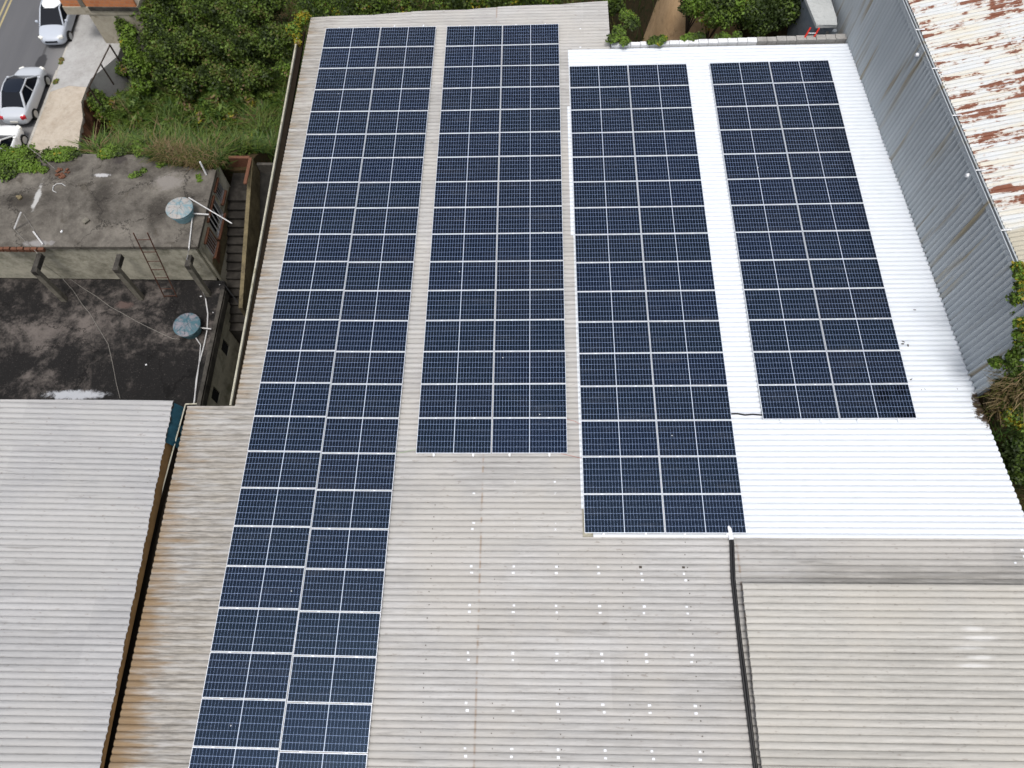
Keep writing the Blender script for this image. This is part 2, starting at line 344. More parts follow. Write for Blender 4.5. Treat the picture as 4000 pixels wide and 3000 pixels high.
m_silver = paint('silver_paint', (0.46, 0.49, 0.53)); m_wpaint = paint('white_paint', (0.78, 0.80, 0.80)); m_sil2 = paint('pale_silver_paint', (0.44, 0.48, 0.545))
def dark(name, col, rough):
    k = N(name); return k.out(col, rough, 0, 0.18)
m_glass = dark('tinted_glass', (0.007, 0.009, 0.014), 0.15); m_blkroof = dark('black_car_roof', (0.010, 0.014, 0.024), 0.3)
m_tyre = plain('tyre_rubber', (0.012, 0.012, 0.012), 0.9, 0, 0.2, 0.2)
m_rim = plain('alloy_rim', (0.42, 0.43, 0.44), 0.35, 0.6, 0.5, 0.1)
m_lamp = plain('clear_lamp', (0.75, 0.75, 0.70), 0.2, 0, 0.5, 0.05); m_tail = plain('red_lamp', (0.42, 0.012, 0.02), 0.25, 0, 0.5, 0.1)
m_plate = plain('number_plate', (0.62, 0.61, 0.56), 0.5, 0, 0.3, 0.05)
def leafm(name, a, b, tr=0.25):
    k = N(name); r = k.node('ShaderNodeObjectInfo').outputs['Random']; n = k.noise(k.pos(), 2.3, 4, 0.7)
    c = k.mix(n, a, b)
    k.out(c, 0.55, 0, 0.3)
    t = k.node('ShaderNodeBsdfTranslucent'); k.put(t.inputs[0], k.mix(0.5, c, (0.10, 0.16, 0.02)))
    mx = k.node('ShaderNodeMixShader'); mx.inputs[0].default_value = tr
    o = k.t.nodes['Material Output']; k.t.links.new(k.b.outputs[0], mx.inputs[1]); k.t.links.new(t.outputs[0], mx.inputs[2]); k.t.links.new(mx.outputs[0], o.inputs[0])
    return k.m
L_dark = leafm('dark_leaf', (0.012, 0.022, 0.005), (0.036, 0.058, 0.010)); L_mid = leafm('mid_leaf', (0.042, 0.074, 0.010), (0.095, 0.140, 0.020))
L_bri = leafm('bright_leaf', (0.085, 0.165, 0.016), (0.155, 0.24, 0.030)); L_yel = leafm('yellow_leaf', (0.20, 0.18, 0.015), (0.36, 0.28, 0.02))
L_dry = leafm('dry_leaf', (0.13, 0.085, 0.04), (0.26, 0.19, 0.10)); L_olv = leafm('olive_blade', (0.065, 0.078, 0.014), (0.125, 0.13, 0.03))
L_grs = leafm('green_blade', (0.022, 0.054, 0.008), (0.056, 0.108, 0.016))
L_straw = leafm('straw', (0.22, 0.155, 0.085), (0.38, 0.29, 0.17))
L_lgr = leafm('light_blade', (0.075, 0.13, 0.018), (0.14, 0.205, 0.036))
m_bark = plain('bark', (0.05, 0.038, 0.026), 0.95, 0, 0.1, 0.4, 6)

# ------------------------------------------------------------------ builders
ORG = {}
class MB:
    def __init__(s): s.v = []; s.f = []; s.mi = []; s.uv = {}
    def quad(s, pts, mi=0):
        b = len(s.v); s.v += [tuple(p) for p in pts]; s.f.append(tuple(range(b, b + len(pts)))); s.mi.append(mi)
    def box(s, x0, x1, y0, y1, z0, z1, mi=0, m=None):
        P = [(x, y, z) for z in (z0, z1) for y in (y0, y1) for x in (x0, x1)]
        if m is not None: P = [tuple(m @ Vector(p)) for p in P]
        b = len(s.v); s.v += P
        for f in ((0, 2, 3, 1), (4, 5, 7, 6), (0, 1, 5, 4), (2, 6, 7, 3), (0, 4, 6, 2), (1, 3, 7, 5)):
            s.f.append(tuple(b + i for i in f)); s.mi.append(mi)
    def prism(s, poly, z0, z1, mi=0):
        n = len(poly); b = len(s.v)
        s.v += [(p[0], p[1], z0) for p in poly] + [(p[0], p[1], z1) for p in poly]
        s.f.append(tuple(b + i for i in reversed(range(n)))); s.f.append(tuple(b + n + i for i in range(n))); s.mi += [mi, mi]
        for i in range(n):
            j = (i + 1) % n; s.f.append((b + i, b + j, b + n + j, b + n + i)); s.mi.append(mi)
    def tube(s, pts, r, n=8, mi=0, sq=False):
        pts = [Vector(p) for p in pts]; b = len(s.v); m = len(pts)
        for i, p in enumerate(pts):
            d = (pts[min(i + 1, m - 1)] - pts[max(i - 1, 0)]).normalized()
            up = Vector((0, 0, 1)) if abs(d.z) < 0.9 else Vector((0, 1, 0))
            a = d.cross(up).normalized(); c = a.cross(d)
            rr = r[i] if isinstance(r, (list, tuple)) else r
            for k in range(n):
                t = 2 * math.pi * (k + 0.5) / n; s.v.append(tuple(p + (a * math.cos(t) + c * math.sin(t)) * rr))
        for i in range(m - 1):
            for k in range(n):
                k2 = (k + 1) % n; s.f.append((b + i * n + k, b + i * n + k2, b + (i + 1) * n + k2, b + (i + 1) * n + k)); s.mi.append(mi)
        s.f.append(tuple(b + k for k in reversed(range(n)))); s.f.append(tuple(b + (m - 1) * n + k for k in range(n))); s.mi += [mi, mi]
    def lathe(s, prof, c, n=32, mi=0):
        b = len(s.v); m = len(prof)
        for (r, z) in prof:
            for k in range(n): t = 2 * math.pi * k / n; s.v.append((c[0] + r * math.cos(t), c[1] + r * math.sin(t), c[2] + z))
        for i in range(m - 1):
            for k in range(n):
                k2 = (k + 1) % n; s.f.append((b + i * n + k, b + i * n + k2, b + (i + 1) * n + k2, b + (i + 1) * n + k)); s.mi.append(mi)
        s.f.append(tuple(b + k for k in reversed(range(n)))); s.f.append(tuple(b + (m - 1) * n + k for k in range(n))); s.mi += [mi, mi]
    def build(s, name, mats, parent=None, smooth=None, bevel=0, label=None):
        org = ORG.get(parent.name, Vector((0, 0, 0))) if parent else Vector((0, 0, 0))
        me = bpy.data.meshes.new(name); me.from_pydata([(v[0] - org.x, v[1] - org.y, v[2] - org.z) for v in s.v], [], s.f); me.update()
        return link(name, me, mats, parent, s.mi, smooth, bevel, label)
def link(name, me, mats, parent=None, mi=None, smooth=None, bevel=0, label=None):
    if not isinstance(mats, (list, tuple)): mats = [mats]
    for m in mats: me.materials.append(m)
    if mi is not None and len(mats) > 1: me.polygons.foreach_set('material_index', mi)
    if smooth is not None:
        me.polygons.foreach_set('use_smooth', [True] * len(me.polygons)); me.set_sharp_from_angle(angle=rad(smooth))
    o = bpy.data.objects.new(name, me); COL.objects.link(o)
    if parent: o.parent = parent; ORG[o.name] = ORG.get(parent.name, Vector((0, 0, 0)))
    if bevel:
        b = o.modifiers.new('bevel', 'BEVEL'); b.width = bevel; b.segments = 2; b.limit_method = 'ANGLE'
    if label: o['label'] = label
    return o
def tag(o, label=None, cat=None, group=None, kind=None):
    if label: o['label'] = label
    if cat: o['category'] = cat
    if group: o['group'] = group
    if kind: o['kind'] = kind
    return o
def thing(name, label, cat, loc=(0, 0, 0), group=None):
    o = bpy.data.objects.new(name, None); o.empty_display_size = 0.3; COL.objects.link(o); o.location = loc; ORG[o.name] = Vector(loc)
    return tag(o, label, cat, group)
def kids(o): return [c for c in bpy.data.objects if c.parent == o]
def copy_tree(o, parent=None):
    c = o.copy(); COL.objects.link(c)
    if parent: c.parent = parent
    for ch in TREE.get(o.name, ()): copy_tree(ch, c)
    return c
TREE = {}
def note(o):
    TREE[o.name] = kids(o)
    for c in TREE[o.name]: note(c)

def corr(name, mats, parent, y0, y1, xl, xr, zf, breaks, pitch=0.177, h=0.056, segs=16, power=0.58, lap=0.014, thick=0.006, y_off=0.0, smooth=35):
    """corrugated sheets laid in courses; waves run along x, each course laps 14 mm over the lower one"""
    V = []; F = []
    n0 = math.floor(y0 / pitch * segs); n1 = math.ceil(y1 / pitch * segs)
    ys = [y0] + [i * pitch / segs for i in range(n0 + 1, n1) if y0 + 1e-4 < i * pitch / segs < y1 - 1e-4] + [y1]
    org = ORG.get(parent.name, Vector((0, 0, 0)))
    for a, b in zip(breaks[:-1], breaks[1:]):
        b2 = b + 0.10 if b != breaks[-1] else b
        prev = None
        for y in ys:
            L, R = max(a, xl(y)), min(b2, xr(y))
            if R - L < 0.01: prev = None; continue
            u = ((y + y_off) / pitch) % 1.0
            if power == 'sine': w = h * 0.5 * (1 - math.cos(2 * math.pi * u))
            else: w = h * abs(math.sin(math.pi * u)) ** power
            wob = 0.004 * math.sin(y * 1.7 + a) + 0.003 * math.sin(y * 0.61 + 2 * a)
            base = len(V)
            m = (L + R) / 2
            for x in (L, m, R):
                t = (x - a) / (b2 - a)
                V.append((x - org.x, y - org.y, zf(x, y) + w + wob + lap * (1 - t) * (1 if a != breaks[0] else 0) - org.z))
            if prev is not None:
                for i in range(2): F.append((prev + i, prev + i + 1, base + i + 1, base + i))
            prev = base
    me = bpy.data.meshes.new(name); me.from_pydata(V, [], F); me.update()
    o = link(name, me, mats, parent, None, None)
    # faces up
    if me.polygons and me.polygons[0].normal.z < 0: me.flip_normals()
    s = o.modifiers.new('thickness', 'SOLIDIFY'); s.thickness = thick; s.offset = -1
    return o

# ------------------------------------------------------------------ world, light
w = bpy.data.worlds.new("World"); sc.world = w; w.use_nodes = True
nt = w.node_tree; bg = nt.nodes['Background']
sky = nt.nodes.new('ShaderNodeTexSky'); sky.sky_type = 'NISHITA'; sky.sun_disc = False
SUN_EL, SUN_AZ = rad(74), rad(188)      # azimuth clockwise from +y
sky.sun_elevation = SUN_EL; sky.sun_rotation = SUN_AZ; sky.air_density = 1.0; sky.dust_density = 4.5; sky.ozone_density = 1.0
hs = nt.nodes.new('ShaderNodeHueSaturation'); hs.inputs['Saturation'].default_value = 0.42
nt.links.new(sky.outputs[0], hs.inputs['Color']); nt.links.new(hs.outputs[0], bg.inputs['Color']); bg.inputs['Strength'].default_value = 0.115
sun = bpy.data.lights.new('sun', 'SUN'); so = bpy.data.objects.new('sun', sun); COL.objects.link(so)
sun.energy = 1.3; sun.angle = rad(16); sun.color = (1.0, 0.965, 0.92)
sd = Vector((math.sin(SUN_AZ) * math.cos(SUN_EL), math.cos(SUN_AZ) * math.cos(SUN_EL), math.sin(SUN_EL)))
so.rotation_euler = (-sd).to_track_quat('-Z', 'Y').to_euler()
sc.view_settings.view_transform = 'Standard'; sc.view_settings.look = 'None'; sc.view_settings.gamma = 1.0
sc.view_settings.exposure = 0.57
sc.cycles.use_denoising = True; sc.cycles.max_bounces = 6; sc.cycles.diffuse_bounces = 3; sc.cycles.glossy_bounces = 2; sc.cycles.transmission_bounces = 2; sc.cycles.transparent_max_bounces = 4
sc.cycles.use_adaptive_sampling = False

# ------------------------------------------------------------------ ground
def sst(a, b, t):
    t = np.clip((t - a) / (b - a), 0, 1); return t * t * (3 - 2 * t)
def hz(x, y):
    x = np.asarray(x, float); y = np.asarray(y, float)
    nzz = 0.25 * np.sin(x * 0.9 + y * 0.5) + 0.2 * np.sin(y * 1.3 - x * 0.4) + 0.12 * np.sin(x * 2.7 + 1) * np.sin(y * 2.3)
    z = -1.0 + nzz + 2.5 * sst(36, 52, y)
    # slope behind the terrace house
    z = np.maximum(z, np.where((x < -13.2) & (x > -21.5), 4.6 - 5.2 * sst(24.0, 30.0, y), -9) * 1.0 + nzz * 0.5)
    z = np.where((y < 23.9) & (x < -12.6), -0.6, z)
    z = np.where((x > -12.6) & (x < -9.3) & (y < 24), -0.8, z)
    z = np.where(x < -24.7, -1.2 + 0 * nzz, z)
    # far side behind the warehouse
    far = sst(4.5, 7.0, x)
    bank = 8.4 + 3.6 * sst(25.0, 28.2, y) + 2.0 * sst(28, 45, y) + nzz * 0.8
    z = np.where(y > 24.5, z * (1 - far) + bank * far, z)
    z = np.where((y > 27.0) & (x > -8), np.maximum(z, 1.5 + 2 * sst(27, 50, y) + nzz), z)
    # hillside on the right
    rb = np.interp(y, [-20, 3.0, 4.5, 5.5, 6.5, 7.2, 8.0, 8.5, 9.0, 24], [5.5, 6.4, 7.6, 9.0, 10.6, 11.5, 12.7, 13.6, 14.3, 14.3]) + nzz * 0.5 + 0.3 * np.clip(x - 14.6, 0, 4)
    rb = np.where(y > 9.3, 12.5, np.minimum(rb, 14.6)) - 1.6 * sst(14.75, 14.2, x) * (y > 7)
    z = np.where((x > 14.05 + 0.098 * np.clip(8.93 - y, 0, 20)) & (y <= 24.5), rb, z)
    return z
xs = np.arange(-26, 34.01, 0.4); ys = np.arange(-16, 64.01, 0.4)
X, Y = np.meshgrid(xs, ys); Z = hz(X, Y)
V = np.stack([X.ravel(), Y.ravel(), Z.ravel()], 1); nx = len(xs)
F = [(j * nx + i, j * nx + i + 1, (j + 1) * nx + i + 1, (j + 1) * nx + i) for j in range(len(ys) - 1) for i in range(nx - 1)]
me = bpy.data.meshes.new('terrain'); me.from_pydata(V.tolist(), [], F); me.update()
bankf = []
for p in me.polygons:
    c = p.center
    bankf.append(1 if (c.y > 24.6 and 4.6 < c.x < 9.6 and c.y < 29.5) else (2 if (c.x > 14 and c.y < 5.6) else 0))
tag(link('terrain', me, [m_soil, m_bank, m_redsoil], None, bankf, 60), kind='structure')
b = MB(); b.box(-600, 600, -600, 600, -2.8, -2.4); tag(b.build('ground', m_soil), kind='structure')
b = MB(); b.box(-48, -27.72, -30, 90, -2.3, 1.0); tag(b.build('road', m_road), kind='structure')
b = MB()
b.box(-32.72, -32.60, -30, 90, 1.001, 1.004); b.box(-32.42, -32.30, -30, 90, 1.001, 1.004)
tag(b.build('road_marking', m_yellow), kind='structure')
pe = [(-24.55, 20), (-24.73, 28.19), (-25.0, 29.6), (-25.1, 30.6), (-25.53, 31.85), (-25.50, 33.0)]
b = MB(); b.prism([(-27.56, 20)] + pe + [(-26.6, 33.1), (-27.56, 32.6)], -1.8, 1.125); tag(b.build('pavement', m_pave), kind='structure')
b = MB(); b.prism([(-27.56, 32.62), (-26.6, 33.12), (-25.50, 33.02), (-25.44, 33.69), (-24.3, 35.6), (-24.2, 60), (-27.56, 60)], -1.8, 1.117); tag(b.build('driveway', m_drive), kind='structure')
b = MB()
for k in range(16): b.box(-27.715, -27.565, 20 + k * 0.9, 20.885 + k * 0.9, 0.6, 1.122 + 0.004 * math.sin(k * 2.1))
b.box(-27.715, -27.565, 34.42, 60, 0.6, 1.05)
tag(b.build('kerb', m_kerb, None, None, 0.012), kind='structure')
# raw earth face under the pavement edge
b = MB(); e = [(p[0] + 0.02, p[1]) for p in pe]
for i in range(len(e) - 1):
    n = 5
    for k in range(n):
        p = [e[i][j] + (e[i + 1][j] - e[i][j]) * k / n for j in (0, 1)]; q = [e[i][j] + (e[i + 1][j] - e[i][j]) * (k + 1) / n for j in (0, 1)]
        for l in range(4):
            f = lambda l, pp: (pp[0] + 0.10 * l + 0.08 * math.sin(pp[1] * 5 + l * 2), pp[1], 1.0 - 0.65 * l)
            b.quad([f(l, p), f(l + 1, p), f(l + 1, q), f(l, q)])
tag(b.build('earth_face', m_redsoil), kind='structure')

# ------------------------------------------------------------------ foliage
def leaves(centres, radii, n, size, weights, mats, name, parent, squash=1.0, flat=0.0, elong=1.6):
    """many small leaf faces spread through the volumes of several clumps"""
    centres = np.array(centres, float); radii = np.array(radii, float)
    pr = radii ** 2.2; pr /= pr.sum()
    idx = RNG.choice(len(centres), n, p=pr)
    d = RNG.normal(size=(n, 3)); d /= np.linalg.norm(d, axis=1, keepdims=True)
    rr = RNG.random(n) ** 0.42
    # ragged outline
    ph = np.sin(d[:, 0] * 5 + idx * 1.7) * np.sin(d[:, 1] * 4.3 + idx) * np.sin(d[:, 2] * 4.7 + 0.5 * idx)
    P = centres[idx] + d * (radii[idx] * rr * (1 + 0.38 * ph))[:, None] * np.array([1, 1, squash])
    nrm = d * 0.55 + RNG.normal(size=(n, 3)) * 0.55 + np.array([0, 0, 0.45 + flat]); nrm /= np.linalg.norm(nrm, axis=1, keepdims=True)
    t = np.cross(nrm, RNG.normal(size=(n, 3))); t /= np.linalg.norm(t, axis=1, keepdims=True); bt = np.cross(nrm, t)
    s = size * (0.6 + 0.8 * RNG.random(n))[:, None]
    V = np.stack([P - t * s * elong / 2, P + bt * s * 0.5, P + t * s * elong / 2 + nrm * s * 0.15, P - bt * s * 0.5], 1).reshape(-1, 3)
    org = ORG.get(parent.name, Vector()) if parent else Vector()
    V -= np.array(org)
    me = bpy.data.meshes.new(name)
    me.vertices.add(4 * n); me.vertices.foreach_set('co', V.ravel())
    me.loops.add(4 * n); me.loops.foreach_set('vertex_index', np.arange(4 * n, dtype=np.int32))
    me.polygons.add(n); me.polygons.foreach_set('loop_start', np.arange(0, 4 * n, 4, dtype=np.int32))
    # clumps of one tone, by position
    ww = np.array(weights, float); ww /= ww.sum(); cum = np.cumsum(ww)
    q = (np.sin(P[:, 0] * 3.1 + P[:, 2] * 1.9) * np.sin(P[:, 1] * 2.7 + 1.3) * 0.5 + 0.5) * 0.55 + RNG.random(n) * 0.45
    q = np.argsort(np.argsort(q)) / n
    mi = np.searchsorted(cum, q).clip(0, len(ww) - 1).astype(np.int32)
    me.update(calc_edges=True)
    o = link(name, me, mats, parent, mi)
    return o
def plant(name, label, cat, base, clumps, n, size, weights, mats, group=None, stems=True, squash=1.0, part='crown', stem='trunk', r0=0.07, flat=0.0, elong=1.6):
    """base point + clumps [(x,y,z,r)] -> trunk with limbs and a crown of leaves"""
    t = thing(name, label, cat, base, group)
    leaves([c[:3] for c in clumps], [c[3] for c in clumps], n, size, weights, mats, part, t, squash, flat, elong)
    if stems:
        b = MB(); B = Vector(base); top = sum((Vector(c[:3]) for c in clumps), Vector()) / len(clumps)
        fork = B.lerp(top, 0.45) + Vector((random.uniform(-.1, .1), random.uniform(-.1, .1), 0))
        b.tube([B - Vector((0, 0, .2)), B.lerp(fork, .5) + Vector((.05, .03, 0)), fork], [r0, r0 * .8, r0 * .6], 7)
        for c in clumps[:7]:
            C = Vector(c[:3]); mid = fork.lerp(C, .5) + Vector((random.uniform(-.15, .15), random.uniform(-.15, .15), .1))
            b.tube([fork, mid, C], [r0 * .5, r0 * .35, r0 * .12], 5)
        b.build(stem, m_bark, t, 60)
    return t
def blades(name, pts, hts, lean, mats, weights, parent=None, wid=0.022, kind=None):
    """grass: bent blades of two faces each"""
    pts = np.array(pts, float); n = len(pts); h = np.array(hts)[:, None]
    a = RNG.random(n) * 2 * np.pi; dirv = np.stack([np.cos(a), np.sin(a), np.zeros(n)], 1); side = np.stack([-np.sin(a), np.cos(a), np.zeros(n)], 1)
    le = (lean * (0.4 + RNG.random(n)))[:, None]
    up = np.array([0, 0, 1.0]); w = wid * (0.6 + 0.8 * RNG.random(n))[:, None]
    m1 = pts + up * h * 0.6 + dirv * h * le * 0.35; m2 = pts + up * h * (1 - 0.25 * le) + dirv * h * le
    V = np.stack([pts - side * w, pts + side * w, m1 + side * w * .8, m1 - side * w * .8, m2 + side * w * .15, m2 - side * w * .15], 1).reshape(-1, 3)
    org = ORG.get(parent.name, Vector()) if parent else Vector(); V = V - np.array(org)
    me = bpy.data.meshes.new(name); me.vertices.add(6 * n); me.vertices.foreach_set('co', V.ravel())
    k = np.arange(n)[:, None] * 6; L = np.concatenate([k + np.array([[0, 1, 2, 3]]), k + np.array([[3, 2, 4, 5]])], 1).ravel().astype(np.int32)
    me.loops.add(8 * n); me.loops.foreach_set('vertex_index', L); me.polygons.add(2 * n); me.polygons.foreach_set('loop_start', np.arange(0, 8 * n, 4, dtype=np.int32))
    ww = np.cumsum(np.array(weights, float) / sum(weights))
    q = (np.sin(pts[:, 0] * 1.3 + 1) * np.sin(pts[:, 1] * 1.1 + pts[:, 0] * .4) * 0.5 + 0.5) * 0.6 + RNG.random(n) * 0.4; q = np.argsort(np.argsort(q)) / n
    mi = np.repeat(np.searchsorted(ww, q).clip(0, len(weights) - 1), 2).astype(np.int32)
    me.update(calc_edges=True)
    return link(name, me, mats, parent, mi)

def hexa(b, poly, z0, zfun, mi=0):
    n = len(poly); k = len(b.v)
    b.v += [(p[0], p[1], z0) for p in poly] + [(p[0], p[1], zfun(*p)) for p in poly]
    b.f.append(tuple(k + i for i in reversed(range(n)))); b.f.append(tuple(k + n + i for i in range(n))); b.mi += [mi, mi]
    for i in range(n):
        j = (i + 1) % n; b.f.append((k + i, k + j, k + n + j, k + n + i)); b.mi.append(mi)

# ------------------------------------------------------------------ warehouse under the panels
wh = thing('warehouse', 'long warehouse with grey corrugated roof, its right half coated white, under the solar panels', 'warehouse', (0, 12, -1))
ZC = 0.056
zf = lambda x, y: zr(x) - ZC
xl_hi = lambda y: (-8.89 + (y - 8.57) * 0.007) if y < 26.26 else -8.77 + (y - 26.26) / 0.045
BR = [-20, -8.1, -4.525, -0.95, 6.33, 20]
def join_corr(name, mats, bands, breaks):
    os_ = [corr(name, mats, wh, *bd, breaks) for bd in bands]
    # one mesh per roof covering
    V = []; Fs = []
    for o in os_:
        k = len(V); V += [tuple(v.co) for v in o.data.vertices]; Fs += [tuple(k + i for i in p.vertices) for p in o.data.polygons]
    for o in os_[1:]: bpy.data.objects.remove(o)
    me = bpy.data.meshes.new(name); me.from_pydata(V, [], Fs); me.update(); me.materials.append(mats)
    os_[0].data = me
    return os_[0]
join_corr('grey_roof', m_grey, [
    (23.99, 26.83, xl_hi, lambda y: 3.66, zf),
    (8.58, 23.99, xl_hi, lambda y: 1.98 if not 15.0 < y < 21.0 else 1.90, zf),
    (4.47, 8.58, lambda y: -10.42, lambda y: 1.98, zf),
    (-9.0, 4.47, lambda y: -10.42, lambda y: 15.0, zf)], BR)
XR = lambda y: 14.80 - 0.075 * y if y > 8.93 else 14.13 + (8.93 - y) * 0.098
join_corr('white_roof', m_white, [(4.47, 24.05, lambda y: (1.96 if not 15.0 < y < 21.0 else 1.87) if y > 5.3 else 2.28, XR, lambda x, y: zr(x) - ZC + 0.012)], [-20, 5.45, 20])
b = MB(); top = lambda x, y: zr(x) - 0.10
hexa(b, [(-8.72, -8.8), (13.0, -8.8), (14.0, 4.6), (13.9, 8.5), (12.9, 23.9), (-8.72, 23.9)], -2.2, top)
hexa(b, [(-10.28, -8.8), (-8.725, -8.8), (-8.725, 8.48), (-10.28, 8.48)], -2.2, top)
hexa(b, [(-8.6, 23.905), (3.5, 23.905), (3.5, 26.5), (-5, 26.1), (-8.5, 26.0)], -2.2, top)
b.build('wall', m_plaster, wh)
b = MB()                                                      # eave gutter along the alley
g0, g1 = (-9.10, 8.66), (-9.25, 25.3)
def gx(y): return g0[0] + (y - g0[1]) / (g1[1] - g0[1]) * (g1[0] - g0[0])
for k in range(17):
    ya, yb = 8.66 + k * 1.0, 8.66 + (k + 1) * 1.0 - (0.004 if k % 3 == 2 else 0)
    for (dx0, dx1, z0, z1, mi) in ((0, 0.03, 10.93, 11.07, 0), (0.03, 0.25, 10.93, 10.955, 1), (0.25, 0.275, 10.93, 11.06, 1)):
        q = [(gx(ya) + dx0, ya), (gx(ya) + dx1, ya), (gx(yb) + dx1, yb), (gx(yb) + dx0, yb)]; b.prism(q, z0, z1, mi)
b.tube([(gx(y), y, 11.075) for y in (8.66, 12, 16, 20, 25.3)], 0.038, 8, 0)
b.build('gutter', [m_gutter, m_gutin], wh, 40)
b = MB()                                                      # valley gutter beside the neighbour's shed
rim = [at(401 * 1.8083, 873 * 1.8083, 11.04), at(378 * 1.8083, 960 * 1.8083, 11.04), at(350 * 1.8083, 1060 * 1.8083, 11.04)]
rx = lambda y: rim[0].x + (rim[2].x - rim[0].x) * (rim[0].y - y) / (rim[0].y - rim[2].y)
b.tube([(rx(y), y, 11.04) for y in (rim[0].y, 7.6, 6.6, 5.0, 4.2)], 0.022, 6, 0)
b.tube([(rx(rim[0].y), rim[0].y, 11.04), (-10.2, rim[0].y + .02, 11.04)], 0.025, 6, 0)
b.quad([(rx(8.6), 8.6, 11.03), (rx(-9), -9, 11.03), (rx(-9) + .05, -9, 10.80), (rx(8.6) + .05, 8.6, 10.80)], 1)
b.quad([(rx(8.6) + .05, 8.6, 10.80), (rx(-9) + .05, -9, 10.80), (-10.2, -9, 10.80), (-10.2, 8.6, 10.80)], 1)
b.build('valley_gutter', [m_gutter, m_gutin], wh, 40)
b = MB(); rnd = random.Random(3)
for sx, ya, yb in ((-0.5, -1.6, 5.9), (1.25, -1.6, 4.4), (3.06, -1.6, 4.4), (4.87, -1.6, 4.4), (-2.35, -1.6, 5.9), (-6.0, -1.6, 0), (6.9, 3.2, 4.4), (9.0, 3.2, 4.4), (11.9, 3.2, 4.4)):
    y = math.ceil(ya / .354) * .354 + .0885
    while y < yb:
        if rnd.random() < .8: xx = sx + rnd.uniform(-.03, .03); b.lathe([(0.018, 0), (0.016, .012), (.006, .016)], (xx, y, zr(xx) - .004), 8)
        y += .354
tag(b.build('roof_screws', m_screw, wh), kind='stuff')

# ------------------------------------------------------------------ white patches left where rails will go
ORD = ['first', 'second', 'third', 'fourth', 'fifth', 'sixth', 'seventh', 'eighth', 'ninth', 'tenth', 'eleventh', 'twelfth', 'thirteenth', 'fourteenth', 'fifteenth', 'sixteenth',
       'seventeenth', 'eighteenth', 'nineteenth', 'twentieth', 'twenty-first', 'twenty-second', 'twenty-third', 'twenty-fourth']
PX6 = [-1.19, 0.01, 1.2, 2.39, 3.59, 4.78]
rows = [(5.935, {0: 'n', 1: 'fn', 2: 'fn'}), (4.75, {0: 'fn', 1: 'fn', 2: 'fn'}), (3.585, {0: 'fn', 1: 'fn', 2: 'fn', 3: 'fn', 4: 'n', 5: 'n'}),
        (2.415, {k: 'fn' for k in range(6)}), (1.245, {k: 'fn' for k in range(6)}), (0.055, {0: 'fn', 1: 'n', 2: 'fn', 3: 'fn', 4: 'fn', 5: 'fn'}), (-1.105, {k: 'fn' for k in range(6)})]
padme = None
def pad(x, y, label, dark=False):
    global padme
    y = (round(y / .177 - .5) + .5) * .177
    if padme is None:
        b = MB(); b.box(-.043, .043, -.030, .030, 0, .012); b.box(-.012, .012, -.012, .012, .012, .02)
        o = b.build('sealing_patch', m_pad, None, None, .004); padme = o
    else:
        o = padme.copy(); COL.objects.link(o)
        if dark: o.data = padme.data.copy(); o.data.materials[0] = m_screw
    o.location = (x, y, zr(x) + .001); o.rotation_euler = (0, -math.atan(SL), random.uniform(-.12, .12)); o.scale = (random.uniform(.7, 1.0), random.uniform(.75, 1.1), 1)
    tag(o, label, 'roof patch', 'small fixing patches on the bare grey roof')
for ri, (yy, d) in enumerate(rows):
    for ci, fn in d.items():
        for ch in fn:
            pad(PX6[ci] + random.uniform(-.02, .02), yy + (.1 if ch == 'f' else -.1),
                f"small white patch on grey roof, {ORD[ri]} row from far end, {ORD[ci]} from left, {'farther' if ch == 'f' else 'nearer'} one")
pad(3.57, 3.67, 'small dark fixing patch on grey roof, left one of the two dark ones', True); pad(4.77, 3.67, 'small dark fixing patch on grey roof, right one beside the black conduit', True)
pad(3.60, 3.30, 'small white patch below the left dark patch, nearest of its three'); pad(4.80, 3.30, 'small white patch below the right dark patch, nearest of its three')
def PRx(X, Y): p = at(X * 1.80832, Y * 1.80832, 11.9); return p
for (X, Y, lb) in ((2198, 1188, 'small white patch at the far right edge of the picture, farther of two'), (2203, 1202, 'small white patch at the far right edge of the picture, nearer of two'),
                   (2186, 103 * 1.0 if False else 1222, 'small white patch by the right frame edge, just beyond the annex roof')):
    q = PRx(X, Y); pad(q.x, q.y, lb)
for (X, Y, lb) in ((1237, 52, 'small white patch on far grey roof, right of the second panel block, farther'), (1237, 95, 'small white patch on far grey roof, right of the second panel block, nearer')):
    q = at(X * 1.80832 + 30, Y * 1.80832 + 15, zr(2.2)); pad(q.x, q.y, lb)

# ------------------------------------------------------------------ solar panels
PW, PH = 2.279, 1.134
def make_panel():
    t = thing('solar_panel', 'solar panel', 'solar panel', (0, 0, 0), 'solar panels in four blocks on the warehouse roof')
    b = MB(); fw = .010
    x1, y1 = PW / 2, PH / 2
    for (a0, a1, c0, c1) in ((-x1, x1, -y1, -y1 + fw), (-x1, x1, y1 - fw, y1), (-x1, -x1 + fw, -y1 + fw, y1 - fw), (x1 - fw, x1, -y1 + fw, y1 - fw)):
        b.box(a0, a1, c0, c1, -.035, 0)
    b.build('frame', m_alu, t)
    b = MB(); b.box(-x1 + fw, x1 - fw, -y1 + fw, y1 - fw, -.012, -.003); b.build('cell_sheet', m_cell, t)
    for s in (-.60, .60):
        b = MB(); b.box(s - .028, s + .028, -y1 - .019, -y1 + .008, -.02, .006); b.lathe([(.008, .006), (.008, .012)], (s, -y1 - .006, 0), 8); b.build('clamp', m_alu, t)
    return t
